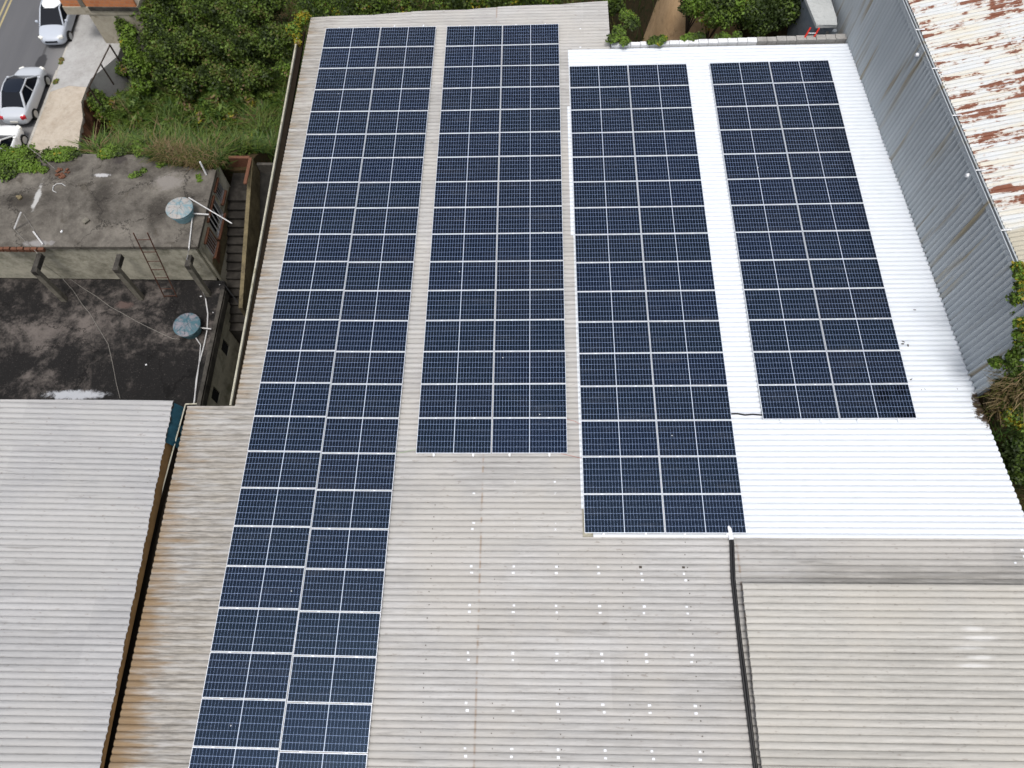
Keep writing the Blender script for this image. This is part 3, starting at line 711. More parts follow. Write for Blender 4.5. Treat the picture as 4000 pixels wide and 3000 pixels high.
def add_rails(t, near, slant=0):
    sgn = -1 if near else 1
    for i, s in enumerate((-.60, .60)):
        b = MB(); e = PH / 2 * sgn
        ext = .085 if near else .07
        if slant and not near: ext = .16
        y0, y1 = sorted((e - .25 * sgn, e + ext * sgn)); b.box(s - .024, s + .024, y0, y1, -.078, -.037)
        b.box(s - .020, s + .020, *sorted((e + .003 * sgn, e + .035 * sgn)), -.037, .006); b.box(s - .03, s + .03, *sorted((e + .02 * sgn, e + .05 * sgn)), -.037, -.025)
        o = b.build('mounting_rail', m_alu, None); o.parent = t
proto = make_panel(); note(proto); used = False
BLK = [('leftmost', -8.013, 25.485, -.569, 24, (1.1528, 1.1552)), ('second', -2.992, 25.425, -.047, 16, (1.154, 1.154)),
       ('third', 1.969, 23.020, .150, 16, (1.154, 1.154)), ('rightmost', 7.441, 23.043, .32, 13, (1.154, 1.154))]
for name, x0, y0, yw, nr, pit_ in BLK:
    cw, sw = math.cos(rad(yw)), math.sin(rad(yw))
    for fi, file in enumerate(('left', 'right')):
        for r in range(nr + (2 if nr == 24 else 0)):
            u = (fi + .5) * 2.30 + random.uniform(-.003, .003); v = -(r + .5) * pit_[fi] + random.uniform(-.002, .002)
            x = x0 + u * cw - v * sw; y = y0 + u * sw + v * cw
            if r >= 25: continue
            if not used: t = proto; used = True
            else: t = copy_tree(proto)
            t.location = (x, y, 11.661 + SL * x + random.uniform(-.003, .003))
            t.rotation_euler = (random.uniform(-.002, .002), -math.atan(SL) + random.uniform(-.006, .006), rad(yw) + random.uniform(-.0008, .0008))
            od = ORD[r] if r < 24 else 'twenty-fifth'
            t['label'] = f"solar panel in the {name} block, {file} file, {od} row from the far end"
            if r == 0: add_rails(t, False, name == 'leftmost' and fi == 1)
            if r == nr - 1 and nr < 24: add_rails(t, True)

# ------------------------------------------------------------------ cables and conduit on the roof
t = thing('cable_conduit', 'thick black cable conduit running down the grey roof beside the annex, from third panel block', 'conduit', (6.15, 4.4, zr(6.15)))
cx = [(6.17, 4.62), (6.18, 4.3), (6.10, 3.33), (6.09, 2.4), (6.09, 1.5), (6.10, .4), (6.12, -1.3), (6.16, -3), (6.2, -6)]
for s, nm in ((-1, 0), (1, 1)):
    b = MB(); P = []
    for i in range(len(cx) - 1):
        for k in range(4):
            f = k / 4; x = cx[i][0] * (1 - f) + cx[i + 1][0] * f; y = cx[i][1] * (1 - f) + cx[i + 1][1] * f
            P.append((x + s * (.030 + .004 * math.sin(y * 2)), y, zr(x) + .042 + .008 * math.sin(y * 2.3 + s)))
    b.tube(P, .036, 10); b.build('conduit', m_black, t, 60)
b = MB(); b.tube([(6.12, 4.80, zr(6) + .03), (6.15, 4.70, zr(6) + .06), (6.175, 4.40, zr(6) + .06)], .07, 12); b.build('end_fitting', m_whitep, t, 60)
def wire(name, pts, r, m, label, cat='cable', n=6, group=None):
    b = MB(); b.tube(pts, r, n); o = b.build(name, m, None, 60); return tag(o, label, cat, group)
def rp(px, py, dz=.02, lift=0):
    p = at(px, py, 11.6)
    for _ in range(3): p = at(px, py, zr(p.x) + dz)
    return p
wire('black_cable', [rp(2855, 1617, .03), rp(2880, 1616, .03), rp(2910, 1621, .04), rp(2940, 1619, .03), rp(2985, 1622, .03)], .028, m_black, 'black cable crossing the white roof between the third and rightmost panel blocks')
wire('red_wire', [rp(2215, 1638, .03), rp(2245, 1645, .05), rp(2262, 1655, .04), rp(2290, 1663, .03)], .006, m_wr, 'thin reddish wire between second and third panel blocks, farther one')
wire('red_wire', [rp(2190, 1772, .03), rp(2230, 1780, .05), rp(2262, 1788, .04), rp(2290, 1791, .03)], .006, m_wr, 'thin reddish wire between second and third panel blocks, nearer one')
wire('green_wire', [rp(1545, 1771, .03), rp(1580, 1766, .05), rp(1610, 1758, .05), rp(1640, 1757, .03)], .006, m_wg, 'thin green wire between the leftmost and second panel blocks')

leafme = None
for k_, (X_, Y_) in enumerate(((860, 525), (885, 533), (864, 515), (900, 687), (943, 732), (967, 733), (1113, 730), (915, 367))):
    q = rp(2800 + X_ / 1.185, 900 + Y_ / 1.185, .005)
    if leafme is None:
        b = MB(); b.prism([(-.05, 0), (-.02, -.022), (.03, -.018), (.06, .004), (.02, .024), (-.025, .02)], 0, .006); leafme = b.build('dead_leaf', m_screw); lf = leafme
    else: lf = leafme.copy(); COL.objects.link(lf)
    lf.location = q; lf.rotation_euler = (.2, .1, k_ * 1.3); lf.scale = (1.1, 1.1, 1)
    tag(lf, 'small dark dead leaf on the white roof strip right of the rightmost panel block', 'leaf', 'dead leaves on the white roof')
# ------------------------------------------------------------------ annex roof (bottom right)
an = thing('annex_building', 'annex with beige grey corrugated roof overlapping the warehouse roof at lower right', 'annex', (12, -2, 0))
za = lambda x, y: 11.83 + SL * x - ZC
AX = lambda y: 6.27 - 0.0135 * (3.17 - y) + .006 * math.sin(y * 9)
corr('roof', m_annex, an, -9, 3.18, AX, lambda y: 26, za, [-20, 40])
b = MB(); hexa(b, [(7.1, -8.8), (25.8, -8.8), (25.8, 2.7), (7.1, 2.7)], -2.2, lambda x, y: za(x, y) - .03); b.build('wall', m_plaster, an)

# ------------------------------------------------------------------ neighbour's shed (bottom left)
ns = thing('neighbour_shed', 'pale grey corrugated shed roof at lower left, beyond the dark valley gutter', 'shed', (-14, 0, -1))
zn = lambda x, y: 11.45 - 0.03 * (x + 10.8) - ZC
NX = lambda y: -10.77 + (8.67 - y) * 0.0245 + .012 * math.sin(y * 7.3)
corr('roof', m_left, ns, -9, 8.67, lambda y: max(-32, -10.77 - (8.67 - y) / 0.02), NX, zn, [-36, -14.4, -5], h=.052, power=.62)
b = MB(); hexa(b, [(-32, -9), (-10.85, -9), (-10.92, 8.4), (-32, 8.1)], -2, lambda x, y: zn(x, y) - .06); b.build('wall', m_plaster, ns)
b = MB()
for ya, yb, z0, z1 in ((7.3, 4.0, 10.98, 11.12), (4.0, 0.0, 11.12, 11.26), (0.0, -9.0, 11.26, 11.28)):
    k = len(b.v)
    b.v += [(NX(ya) - .05, ya, 11.39), (NX(yb) - .05, yb, 11.39), (NX(yb) - .02, yb, z1), (NX(ya) - .02, ya, z0), (NX(ya) - .01, ya, 11.39), (NX(yb) - .01, yb, 11.39), (NX(yb) + .02, yb, z1), (NX(ya) + .02, ya, z0)]
    for f in ((0, 1, 2, 3), (4, 7, 6, 5), (0, 4, 5, 1), (3, 2, 6, 7), (0, 3, 7, 4), (1, 5, 6, 2)): b.f.append(tuple(k + i for i in f)); b.mi.append(0)
b.build('fascia_board', m_board, ns)
b = MB(); n = 10
for i in range(n):
    for j in range(4):
        def f(i, j): y = 8.62 - 1.35 * i / n; return (NX(y) - .02 + .22 * j / 4 + .03 * math.sin(i * 2 + j), y, 11.36 - .5 * (j / 4) - .05 * math.sin(i * 1.7 + j))
        b.quad([f(i, j), f(i + 1, j), f(i + 1, j + 1), f(i, j + 1)])
tag(b.build('tarpaulin', m_tarp, None, 60), 'teal blue tarpaulin stuffed in the gap at the corner of the pale shed roof', 'tarpaulin')

# ------------------------------------------------------------------ tall metal warehouse (right)
mw = thing('metal_warehouse', 'tall metal clad warehouse with rust patched white roof, at the right', 'warehouse', (16, 20, 0))
yw2 = math.atan(.075); e = Vector((-math.sin(yw2), math.cos(yw2), 0)); nL = Vector((-math.cos(yw2), -math.sin(yw2), 0)); B0 = Vector((14.82 - .075 * 8.9, 8.9, 0))
b = MB(); NW = 216; Ltot = 36.0; sg = 8; prev = None
for i in range(int(Ltot / .2 * sg) + 1):
    s = i * .2 / sg; wv = .046 * (1 - math.cos(2 * math.pi * i / sg)) + .008 * math.sin(s * .8)
    p = B0 + e * s + nL * (wv - .02); zb = (zr(p.x) - .02 + .012 * math.sin(s * 5)) if p.y < 24.3 else 7.5
    k = len(b.v); b.v += [(p.x, p.y, zb - .3 if p.y < 24.3 else zb), (p.x - .0, p.y, 13.6), (p.x, p.y, 15.27)]
    if prev is not None:
        for j in range(2): b.f.append((prev + j, k + j, k + j + 1, prev + j + 1)); b.mi.append(0)
    prev = k
b.build('cladding', m_clad, mw, 50)
E1 = B0 + e * Ltot
b = MB(); ins = nL * -.12
hexa(b, [tuple((B0 + ins + e * .02)[:2]), (32, 10.2), (32, 48), tuple((E1 + ins)[:2])], 2.0, lambda x, y: 15.2 + max(0, (x - 14)) * .22); b.build('wall', m_clad, mw)
b = MB()
def strip(o0, o1, z0, z1, mi):
    P0, P1 = B0 - e * .05, E1
    q = [P0 - nL * o0, P0 - nL * o1, P1 - nL * o1, P1 - nL * o0]; b.prism([tuple(v[:2]) for v in q], z0, z1, mi)
strip(-.05, -.025, 15.14, 15.33, 0); strip(-.025, .22, 15.14, 15.16, 1); strip(.22, .24, 15.14, 15.28, 1)
b.build('gutter', [m_clad, m_gutin], mw)
for (px, py) in ((3570, 116), (3637, 268), (3719, 451), (3811, 665), (3902, 900)):
    p = at(px, py, 15.34); d = (p - B0).dot(e); q = B0 + e * d; q.z = 15.34
    b = MB(); b.tube([q + nL * .045, q - nL * .26], .018, 6); b.build('gutter_strap', m_whitep, mw)
for (px, py) in ((3587, 211), (3797, 682)):
    p = at(px, py, 15.05); d = (p - B0).dot(e); q = B0 + e * d; q.z = 15.02
    b = MB(); b.tube([q + nL * -.02, q + nL * .05, q + nL * .12], [.07, .075, .05], 12); b.build('wall_lamp', m_whitep, mw, 40)
ORG_keep = ORG[mw.name]; ORG[mw.name] = Vector((0, 0, 0))
th = rad(13)
ro = corr('rusty_roof', m_rusty, mw, -.02, 36.0, lambda y: 0, lambda y: 13, lambda x, y: 0.012 * math.sin(y * 1.1 + x * .7), [0, 2.3, 4.7, 8.4, 13], pitch=.152, h=.036, segs=8, power='sine', lap=.01, thick=.004, smooth=60)
ORG[mw.name] = ORG_keep
ax = (-nL * math.cos(th) + Vector((0, 0, math.sin(th)))); az = ax.cross(e)
Mr = Matrix(((ax.x, e.x, az.x), (ax.y, e.y, az.y), (ax.z, e.z, az.z))).to_4x4(); st = B0 - nL * .16; st.z = 15.27
Mr.translation = st - Vector(mw.location)
ro.matrix_local = Mr

# ------------------------------------------------------------------ parapet, small shed and ladder behind the white roof
pw = thing('parapet_wall', 'low parapet of white blocks along the far edge of the white roof, ivy on it', 'wall', (8, 24.2, 9))
ly = lambda x: 24.10 + (x - 3.7) * 0.012
zt = lambda x: zr(x) + .10
x = 3.69; i = 0
while x < 12.95:
    x2 = min(x + .385, 12.98); g = 0.012
    b = MB(); wd = .17 + .006 * math.sin(i * 2.3)
    hexa(b, [(x, ly(x)), (x2 - g, ly(x2)), (x2 - g, ly(x2) + wd + (x2 - 3.7) * .012), (x, ly(x) + wd + (x - 3.7) * .012)], zr(x) - .25, lambda X, Y: zt(x) + .006 * math.sin(i * 3.1))
    b.build('coping_block', m_stone if x < 8.6 + .5 * math.sin(i) else m_stoneg, pw, None, .008); x = x2; i += 1
b = MB(); hexa(b, [(3.69, ly(3.7) + .02), (12.98, ly(13) + .02), (12.98, ly(13) + .19), (3.69, ly(3.7) + .15)], 7.5, lambda X, Y: zr(X) - .255); b.build('wall_base', m_stoneg, pw)

sh = thing('small_shed', 'small grey shed with pale slab roof and dark doorway, against the metal warehouse', 'shed', (13, 26.5, 9))
A = at(3191, 99, 12.3); xr_ = lambda y: 14.80 - .075 * y
L0 = at(3150, 0, 12.3); sl_ = (L0.x - A.x) / (L0.y - A.y)
b = MB(); b.prism([(A.x, A.y), (xr_(A.y) - .35, A.y + .05), (xr_(A.y) - .30, A.y + .5), (xr_(34), 34), (A.x + sl_ * (34 - A.y), 34)], 12.16, 12.3)
b.box(A.x + .02, xr_(A.y) - .4, A.y + .003, A.y + .05, 12.304, 12.33)
b.build('slab_roof', m_slab, sh, None, .015)
b = MB(); fx0, fx1 = A.x + .10, xr_(A.y) - .35; fy = A.y + .22
b.prism([(fx0, fy), (fx0 + .32, fy), (fx0 + .32, 33.9), (fx0 + .1 + sl_ * (33.9 - A.y), 33.9)], 7.0, 12.155)
b.box(fx0 + .325, fx1, fy, fy + .15, 11.85, 12.155); b.box(fx1 - .12, fx1 + .2, fy, fy + .15, 7.0, 11.845); b.box(fx0 + .325, fx0 + .5, fy + .001, fy + .15, 7.0, 11.845)
b.build('wall', m_bluew, sh)
b = MB(); b.box(fx0 + .52, fx1 - .13, fy + .09, fy + .12, 7.0, 11.84); b.build('door', m_dark, sh)
b = MB()
for xx in (fx0 + .50, fx1 - .16): b.box(xx, xx + .045, fy - .02, fy + .05, 7.0, 11.845)
b.box(fx0 + .55, fx1 - .17, fy - .02, fy + .05, 11.79, 11.845); b.build('door_frame', m_stoneg, sh)

la = thing('ladder', 'red fibreglass ladder poking up behind the white parapet by the small shed', 'ladder', (12.0, 24.9, 9.5))
q0, q1 = at(3144, 146, 12.05), at(3180, 144, 12.05)
p0, p1 = at(3166, 108, 12.42), at(3200, 110, 12.42)
dz_ = 12.42 - 12.05
for nm, lo, hi in (('rail', q0, p0), ('rail', q1, p1)):
    d = (hi - lo) / dz_; b = MB(); b.tube([lo - d * 2.6, hi], .036, 6); b.build(nm, m_redfg, la)
b = MB()
for k in range(9):
    f = .16 - k * .26
    b = MB(); a_, c_ = q0 + (p0 - q0) / dz_ * f, q1 + (p1 - q1) / dz_ * f; b.tube([a_, c_], .018, 6); b.build('rung', m_alud, la)

# ------------------------------------------------------------------ terrace house (left)
hs_ = thing('terrace_house', 'weathered two level house with grimy flat roofs and water tanks, left of the alley', 'house', (-18, 18, 0))
b = MB()
b.prism([(-34, 18.10), (-14.10, 18.32), (-14.08, 22.62), (-15.6, 23.5), (-34, 23.65)], 5.82, 6.0); b.build('upper_roof', m_terrU, hs_, None, .02)
# upper storey walls with window openings on the alley side
b = MB()
b.box(-34, -14.30, 18.36, 18.50, 3.255, 5.815)
b.box(-34, -14.30, 23.2, 23.35, 1.0, 5.815)
xw0, xw1 = -14.30, -14.16
wins = [(18.95, 19.75, 4.35, 5.35), (20.0, 21.4, 4.35, 5.55), (21.7, 22.45, 4.75, 5.55)]
yc = 18.52
for (a0, a1, z0, z1) in wins:
    b.box(xw0, xw1, yc, a0, .2, 5.815); b.box(xw0, xw1, a0 + .001, a1 - .001, .2, z0); b.box(xw0, xw1, a0 + .001, a1 - .001, z1, 5.815); yc = a1
b.box(xw0, xw1, yc, 23.19, .2, 5.815)
b.build('upper_wall', [m_plaster], hs_)
b = MB(); b.box(-14.157, -14.145, 18.6, 23.1, 3.3, 4.30); b.build('ochre_render', m_ochre, hs_)
b = MB(); b.box(-14.157, -14.139, 18.75, 19.55, 4.305, 4.34); b.box(-14.157, -14.143, 19.05, 19.9, 3.9, 5.2)
for k in range(5): b.box(-14.142, -14.12, 19.0 + k * .17, 19.14 + k * .17, 3.7 + .06 * k, 4.6 + .04 * k)
b.build('exposed_brick', m_brickp, hs_)
for i, (a0, a1, z0, z1) in enumerate(wins):
    wf = MB(); xo0, xo1 = -14.20, -14.11
    wf.box(xo0, xo1, a0, a0 + .05, z0, z1); wf.box(xo0, xo1, a1 - .05, a1, z0, z1); wf.box(xo0, xo1, a0 + .051, a1 - .051, z0, z0 + .05); wf.box(xo0, xo1, a0 + .051, a1 - .051, z1 - .05, z1)
    fr = wf.build('window', m_alud, hs_)
    g = MB(); g.box(-14.27, -14.26, a0 + .05, a1 - .05, z0 + .05, z1 - .05); g.build('pane', m_dark, fr)
    g = MB()
    for k in range(1, 5): yk = a0 + (a1 - a0) * k / 5; g.box(-14.13, -14.105, yk - .02, yk + .02, z0 + .06, z1 - .06)
    g.build('bars', m_whitep if i == 1 else m_alud, fr)
    s = MB(); s.box(-14.2, -14.02, a0 - .06, a1 + .06, z0 - .09, z0 - .01); s.build('sill', m_brickp, fr)
    s = MB(); s.box(-14.2, -14.06, a0 - .05, a1 + .05, z1 + .01, z1 + .10); s.build('lintel', m_brickp, fr)
b = MB(); b.prism([(-34, 6.0), (-13.90, 6.0), (-13.84, 17.9), (-13.92, 18.34), (-34, 18.34)], 3.0, 3.25); b.build('lower_roof', m_terrL, hs_, None, .015)
b = MB(); b.box(-13.98, -13.80, 6.0, 17.8, 3.253, 3.33); b.box(-13.79, -13.77, 6.2, 17.8, 2.75, 3.22); b.build('roof_kerb', m_darkconc, hs_, None, .02)
b = MB(); lw = [(15.25, 15.85, 1.3, 2.1), (12.75, 13.35, 1.3, 2.1)]
for (y0, y1, zz0, zz1) in ((6.1, 12.75, -2, 2.995), (13.35, 15.25, -2, 2.995), (15.85, 17.7, -2, 2.995), (12.75, 13.35, -2, 1.3), (12.75, 13.35, 2.1, 2.995), (15.25, 15.85, -2, 1.3), (15.25, 15.85, 2.1, 2.995)):
    b.box(-14.15, -13.95, y0, y1 - .001, zz0, zz1)
b.box(-34, -14.155, 17.5, 17.7, -2, 2.995); b.build('lower_wall', m_plaster, hs_)
for (a0, a1, z0, z1) in lw:
    wf = MB()
    for k in range(5): wf.box(-14.05, -13.96, a0 + .02, a1 - .02, z0 + .06 + k * .15, z0 + .09 + k * .15, 0, None)
    fr = wf.build('louvre_window', m_iron, hs_); g = MB(); g.box(-14.14, -14.12, a0, a1, z0, z1); g.build('pane', m_dark, fr)
for i, (px, py) in enumerate(((253, 1172), (553, 1166), (815, 1153))):
    p = at(px, py, 3.25); q = at(*((142, 1046), (452, 1034), (736, 1018))[i], 5.75)
    b = MB(); dx, dy = q.x - p.x, q.y - p.y
    b.quad([(p.x - .12, p.y - .1, 3.252), (p.x + .12, p.y - .1, 3.252), (p.x + .12, p.y + .12, 3.252), (p.x - .12, p.y + .12, 3.252)])
    P = [(p.x - .12, p.y - .1), (p.x + .12, p.y - .1), (p.x + .12, p.y + .12), (p.x - .12, p.y + .12)]
    k = len(b.v); b.v += [(a_, c_, 3.252) for a_, c_ in P] + [(a_ + dx * .3, c_ + dy * .3, 5.72) for a_, c_ in P]
    for j in range(4): j2 = (j + 1) % 4; b.f.append((k + j, k + j2, k + 4 + j2, k + 4 + j)); b.mi.append(0)
    b.f.append((k + 4, k + 5, k + 6, k + 7)); b.mi.append(0)
    b.build('pillar', m_pillar, hs_)
    b = MB(); b.box(p.x + dx * .3 - .11, p.x + dx * .3 + .11, p.y + dy * .3 - .12, 18.09, 5.45, 5.74); b.build('beam', m_darkconc, hs_, None, .02)
# bricks showing at the slab edge
for k in range(7):
    b = MB(); b.box(-22.9 + k * .3, -22.65 + k * .3, 18.05, 18.19, 5.86, 6.035 + .02 * (k % 2)); b.build('edge_brick', m_brickp, hs_)

def tank(name, px, py, zlid, zbase, r, label, lidm, bodym):
    c = at(px, py, zlid); h = zlid - zbase
    t = thing(name, label, 'water tank', (c.x, c.y, zbase), 'round plastic water tanks')
    b = MB(); b.lathe([(r * .74, 0.005), (r * .80, h * .3), (r * .90, h * .72), (r * .96, h * .76), (r * .93, h * .8), (r * .98, h * .98)], (c.x, c.y, zbase), 40); b.build('body', bodym, t, 40)
    b = MB(); prof = [(r * 1.0, h * .93), (r * 1.02, h * 1.0), (r * .97, h * 1.04), (r * .80, h * 1.05)]
    k0 = len(b.v); b.lathe(prof + [(r * .5, h * 1.13), (r * .18, h * 1.17), (r * .16, h * 1.22), (.02, h * 1.22)], (c.x, c.y, zbase), 48)
    for k in range(8):
        a_ = k * math.pi / 4; b.tube([(c.x + math.cos(a_) * r * .2, c.y + math.sin(a_) * r * .2, zbase + h * 1.165), (c.x + math.cos(a_) * r * .55, c.y + math.sin(a_) * r * .55, zbase + h * 1.115), (c.x + math.cos(a_) * r * .93, c.y + math.sin(a_) * r * .93, zbase + h * 1.045)], .02, 6)
    b.build('lid', lidm, t, 40)
    return t, c
T1, c1 = tank('water_tank', 700, 812, 6.58, 6.0, .585, 'light blue round water tank with chalky lid on the upper roof corner', m_lid1, m_tankb)
T2, c2 = tank('water_tank', 729, 1268, 3.82, 3.25, .60, 'dull blue round water tank with grimy lid on the lower black terrace', m_lid2, m_tankb2)
def pl(*pts): return [at(px, py, z) for px, py, z in pts]
wire('overflow_pole', pl((737, 772, 6.75), (906, 873, 6.55)), .028, m_pvc, 'long grey pole sticking out from upper water tank over the alley', 'pole')
wire('outlet_pipe', pl((752, 834, 6.2), (816, 838, 6.2)) + pl((818, 848, 6.02)), .035, m_pvc, 'short pale pipe from upper tank to roof edge above the barred window', 'pipe')
wire('downpipe', pl((751, 850, 6.1), (746, 900, 6.06), (738, 970, 6.06), (730, 1012, 5.8), (745, 1040, 5.2), (775, 1105, 4.2), (803, 1165, 3.3), (812, 1225, 3.3), (809, 1290, 3.3), (797, 1350, 3.3), (778, 1420, 3.3), (766, 1490, 3.3), (760, 1570, 3.3)), .030, m_pvc, 'long grey water pipe from upper tank down the pillar and along the terrace edge', 'pipe', 8)
wire('outlet_pipe', pl((780, 1280, 3.55), (825, 1285, 3.55)), .032, m_pvc, 'short grey pipe poking out of the lower water tank', 'pipe')
wire('feed_pipe', pl((765, 1320, 3.4), (784, 1348, 3.33), (778, 1420, 3.32), (770, 1480, 3.31), (757, 1575, 3.31)), .026, m_pvc, 'grey water pipe from lower tank toward the pale shed roof', 'pipe')
wire('cable', pl((240, 1083, 3.30), (287, 1136, 3.28), (321, 1189, 3.27), (352, 1225, 3.27), (390, 1290, 3.27), (423, 1345, 3.27), (440, 1420, 3.27), (455, 1500, 3.27), (469, 1556, 3.27)), .014, m_cable, 'thin grey cable snaking down the terrace, nearer to the left edge')
wire('cable', pl((258, 1078, 3.30), (325, 1126, 3.28), (380, 1160, 3.27), (430, 1198, 3.27), (475, 1222, 3.27), (542, 1260, 3.27), (624, 1300, 3.27), (675, 1323, 3.27), (702, 1325, 3.4)), .012, m_cable, 'thin grey cable running across terrace to the lower water tank')
wire('vent_pipe', pl((82, 829, 6.75), (56, 893, 6.08)), .035, m_pvc, 'pale slanted pipe sticking up at left of the upper roof', 'pipe')
wire('wire', pl((56, 895, 6.05), (100, 945, 6.03), (148, 990, 6.05), (180, 1040, 5.0), (240, 1083, 3.31)), .010, m_cable, 'thin wire dropping from the pale slanted pipe over roof edge')
wire('wire', pl((92, 836, 6.05), (128, 892, 6.04), (150, 930, 6.05)), .009, m_cable, 'thin wire lying on the upper roof between two pale pipes')
wire('loose_pipe', pl((130, 905, 6.06), (168, 955, 6.06)), .038, m_pvc, 'pale loose pipe lying near the front edge of upper roof', 'pipe')
wire('vent_pipe', pl((781, 632, 6.75), (807, 683, 6.02)), .04, m_whitep, 'white stub of pipe standing by the overgrown back edge of upper roof', 'pipe')
wire('guy_wire', pl((105, 570, 6.3), (160, 612, 6.15), (215, 660, 6.05)), .012, m_cable, 'thin pale wire over the green creeper on the upper roof')
wire('hose', pl((220, 752, 6.03), (206, 745, 6.03), (208, 728, 6.03), (222, 718, 6.03), (242, 717, 6.03), (256, 727, 6.03)), .02, m_pvc, 'curved piece of pale hose lying on the upper roof', 'hose')
def rubble(name, px, py, z, n, spread, s, m, label, cat):
    c = at(px, py, z); b = MB(); r = random.Random(px)
    for i in range(n):
        R = Matrix.Rotation(r.uniform(0, 6.3), 4, 'Z') @ Matrix.Rotation(r.uniform(-.5, .5), 4, 'X'); d = r.random() ** .6 * spread; a_ = r.uniform(0, 6.3); q = s * r.uniform(.5, 1.2)
        R.translation = (c.x + d * math.cos(a_), c.y + d * math.sin(a_), z + q * .45)
        b.box(-q, q, -q * .6, q * .6, -q * .5, q * .5, 0, R)
    return tag(b.build(name, m, None, None, s * .22), label, cat)
rubble('brick_pile', 245, 678, 6.0, 16, .30, .085, m_brickp, 'small heap of broken orange bricks on upper roof', 'brick pile')
rubble('stone', 335, 862, 6.0, 2, .14, .14, m_pillar, 'pale grey stones lying in a hollow of the upper roof', 'stones')
rubble('stone', 75, 770, 6.0, 3, .16, .10, m_ochre, 'brownish lump of rubble at left of the upper roof', 'rubble')
rubble('plaster_scrap', 243, 908, 6.0, 2, .06, .06, m_whitep, 'small white plaster scrap near front edge of upper roof', 'scrap')
rubble('plaster_scrap', 570, 1424, 3.25, 2, .06, .05, m_whitep, 'small white plaster scrap on the black terrace below lower tank', 'scrap')
for i, (px, py) in enumerate(((785, 1158), (832, 1221), (848, 1242), (812, 1420), (858, 1112))):
    rubble('pipe_clip', px, py, 3.26, 1, .01, .035, m_whitep, ['white pipe clip beside the foot of the right pillar', 'white pipe clip at terrace edge, farther of a close pair', 'white pipe clip at terrace edge, nearer of a close pair', 'white pipe clip at terrace edge beside lower tank pipes', 'white pipe clip at terrace corner above the iron gate'][i], 'pipe clip')
# steel ladder leaning on the eave
ld = thing('steel_ladder', 'rusty steel ladder leaning against the upper roof from the black terrace', 'ladder', (-16.3, 17.4, 3.25))
lo = [Vector((-16.58, 17.38, 3.26)), Vector((-16.00, 17.40, 3.26))]; hi = [Vector((-16.45, 18.30, 7.0)), Vector((-15.85, 18.32, 7.0))]
for i in (0, 1):
    b = MB(); b.tube([lo[i], hi[i]], .026, 6); b.build('rail', m_rustst, ld)
for f in (.02, .14, .32, .45, .58, .72, .9): b = MB(); b.tube([lo[0].lerp(hi[0], f), lo[1].lerp(hi[1], f)], .018, 6); b.build('rung', m_rustst, ld)

# alley stairs
stt = thing('staircase', 'dark outdoor concrete stairs in the alley beside the house, brick landing at top', 'staircase', (-13.5, 20, 1.5))
b = MB(); n = 15
for k in range(n):
    y1 = 22.3 - k * .385; z1 = 4.25 - (k + 1) * .172
    b.box(-14.14, -13.12, y1 - .40, y1, -1.5, z1 + .0005 * k); b.box(-14.14, -13.12, y1 - .42, y1 - .395, z1 - .05, z1 + .015)
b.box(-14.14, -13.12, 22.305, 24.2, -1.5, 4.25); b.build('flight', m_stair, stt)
b = MB(); prevz = None
hexa(b, [(-13.115, 17.0), (-12.93, 17.0), (-12.93, 24.2), (-13.115, 24.2)], -1.5, lambda x, y: 5.05 if y > 20 else 3.0); b.build('side_wall', m_ochre, stt)
b = MB(); b.box(-14.14, -13.12, 24.205, 24.36, -1, 5.05); b.box(-13.10, -12.95, 22.6, 24.19, 5.052, 5.13); b.build('landing_wall', m_brickp, stt)
ga = thing('iron_gate', 'dark iron railing at the foot of the alley stairs', 'gate', (-13.6, 17, 1.8))
g0_, g1_ = at(872, 1105, 3.4), at(945, 1200, 2.6)
b = MB()
for z_ in (0, -.5): b.tube([g0_ + Vector((0, 0, z_)), g1_ + Vector((0, 0, z_))], .022, 6)
b.build('rail', m_iron, ga); b = MB()
for k in range(8): p = g0_.lerp(g1_, k / 7); b.tube([p + Vector((0, 0, .05)), p - Vector((0, 0, .95))], .014, 6)
b.build('bars', m_iron, ga)
b = MB(); b.tube([g0_ + Vector((0, 0, .15)), g0_ - Vector((0, 0, 1.4))], .035, 6); b.build('post', m_iron, ga)
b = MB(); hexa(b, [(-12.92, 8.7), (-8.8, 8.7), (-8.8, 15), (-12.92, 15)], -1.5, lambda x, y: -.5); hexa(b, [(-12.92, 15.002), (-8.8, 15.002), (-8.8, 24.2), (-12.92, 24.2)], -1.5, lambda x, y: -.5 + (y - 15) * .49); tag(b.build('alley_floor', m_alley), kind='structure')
b = MB(); b.box(-12.9, -9.0, 24.205, 24.35, -1.5, 4.6)
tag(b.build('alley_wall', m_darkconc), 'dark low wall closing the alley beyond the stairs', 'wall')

# ------------------------------------------------------------------ house across the driveway (top left)
sh2 = thing('street_house', 'unfinished house with orange raw brick upper storey over beige wall, beside the driveway', 'house', (-23, 38, 1))
b = MB(); b.box(-25.26, -22.2, 36.66, 44, -1.8, 3.10); b.build('lower_wall', m_housew, sh2)
b = MB(); b.box(-26.52, -22.15, 36.62, 44, 3.105, 3.62); b.build('slab_edge', m_housew, sh2, None, .02)
def wallbrick(x0, x1, y, z0, z1):
    me = bpy.data.meshes.new('brick_wall')
    me.from_pydata([(x, yy, z) for x in (x0, x1) for yy in (y, y + .14) for z in (z0, z1)], [], [(0, 4, 5, 1), (2, 3, 7, 6), (0, 1, 3, 2), (4, 6, 7, 5), (1, 5, 7, 3), (0, 2, 6, 4)])
    me.update(); uv = me.uv_layers.new()
    for li, l in enumerate(me.loops): v = me.vertices[l.vertex_index].co; uv.data[li].uv = (v.x + v.y, v.z)
    org = ORG[sh2.name]; me.transform(Matrix.Translation(-org)); return link('brick_wall', me, m_brick, sh2)
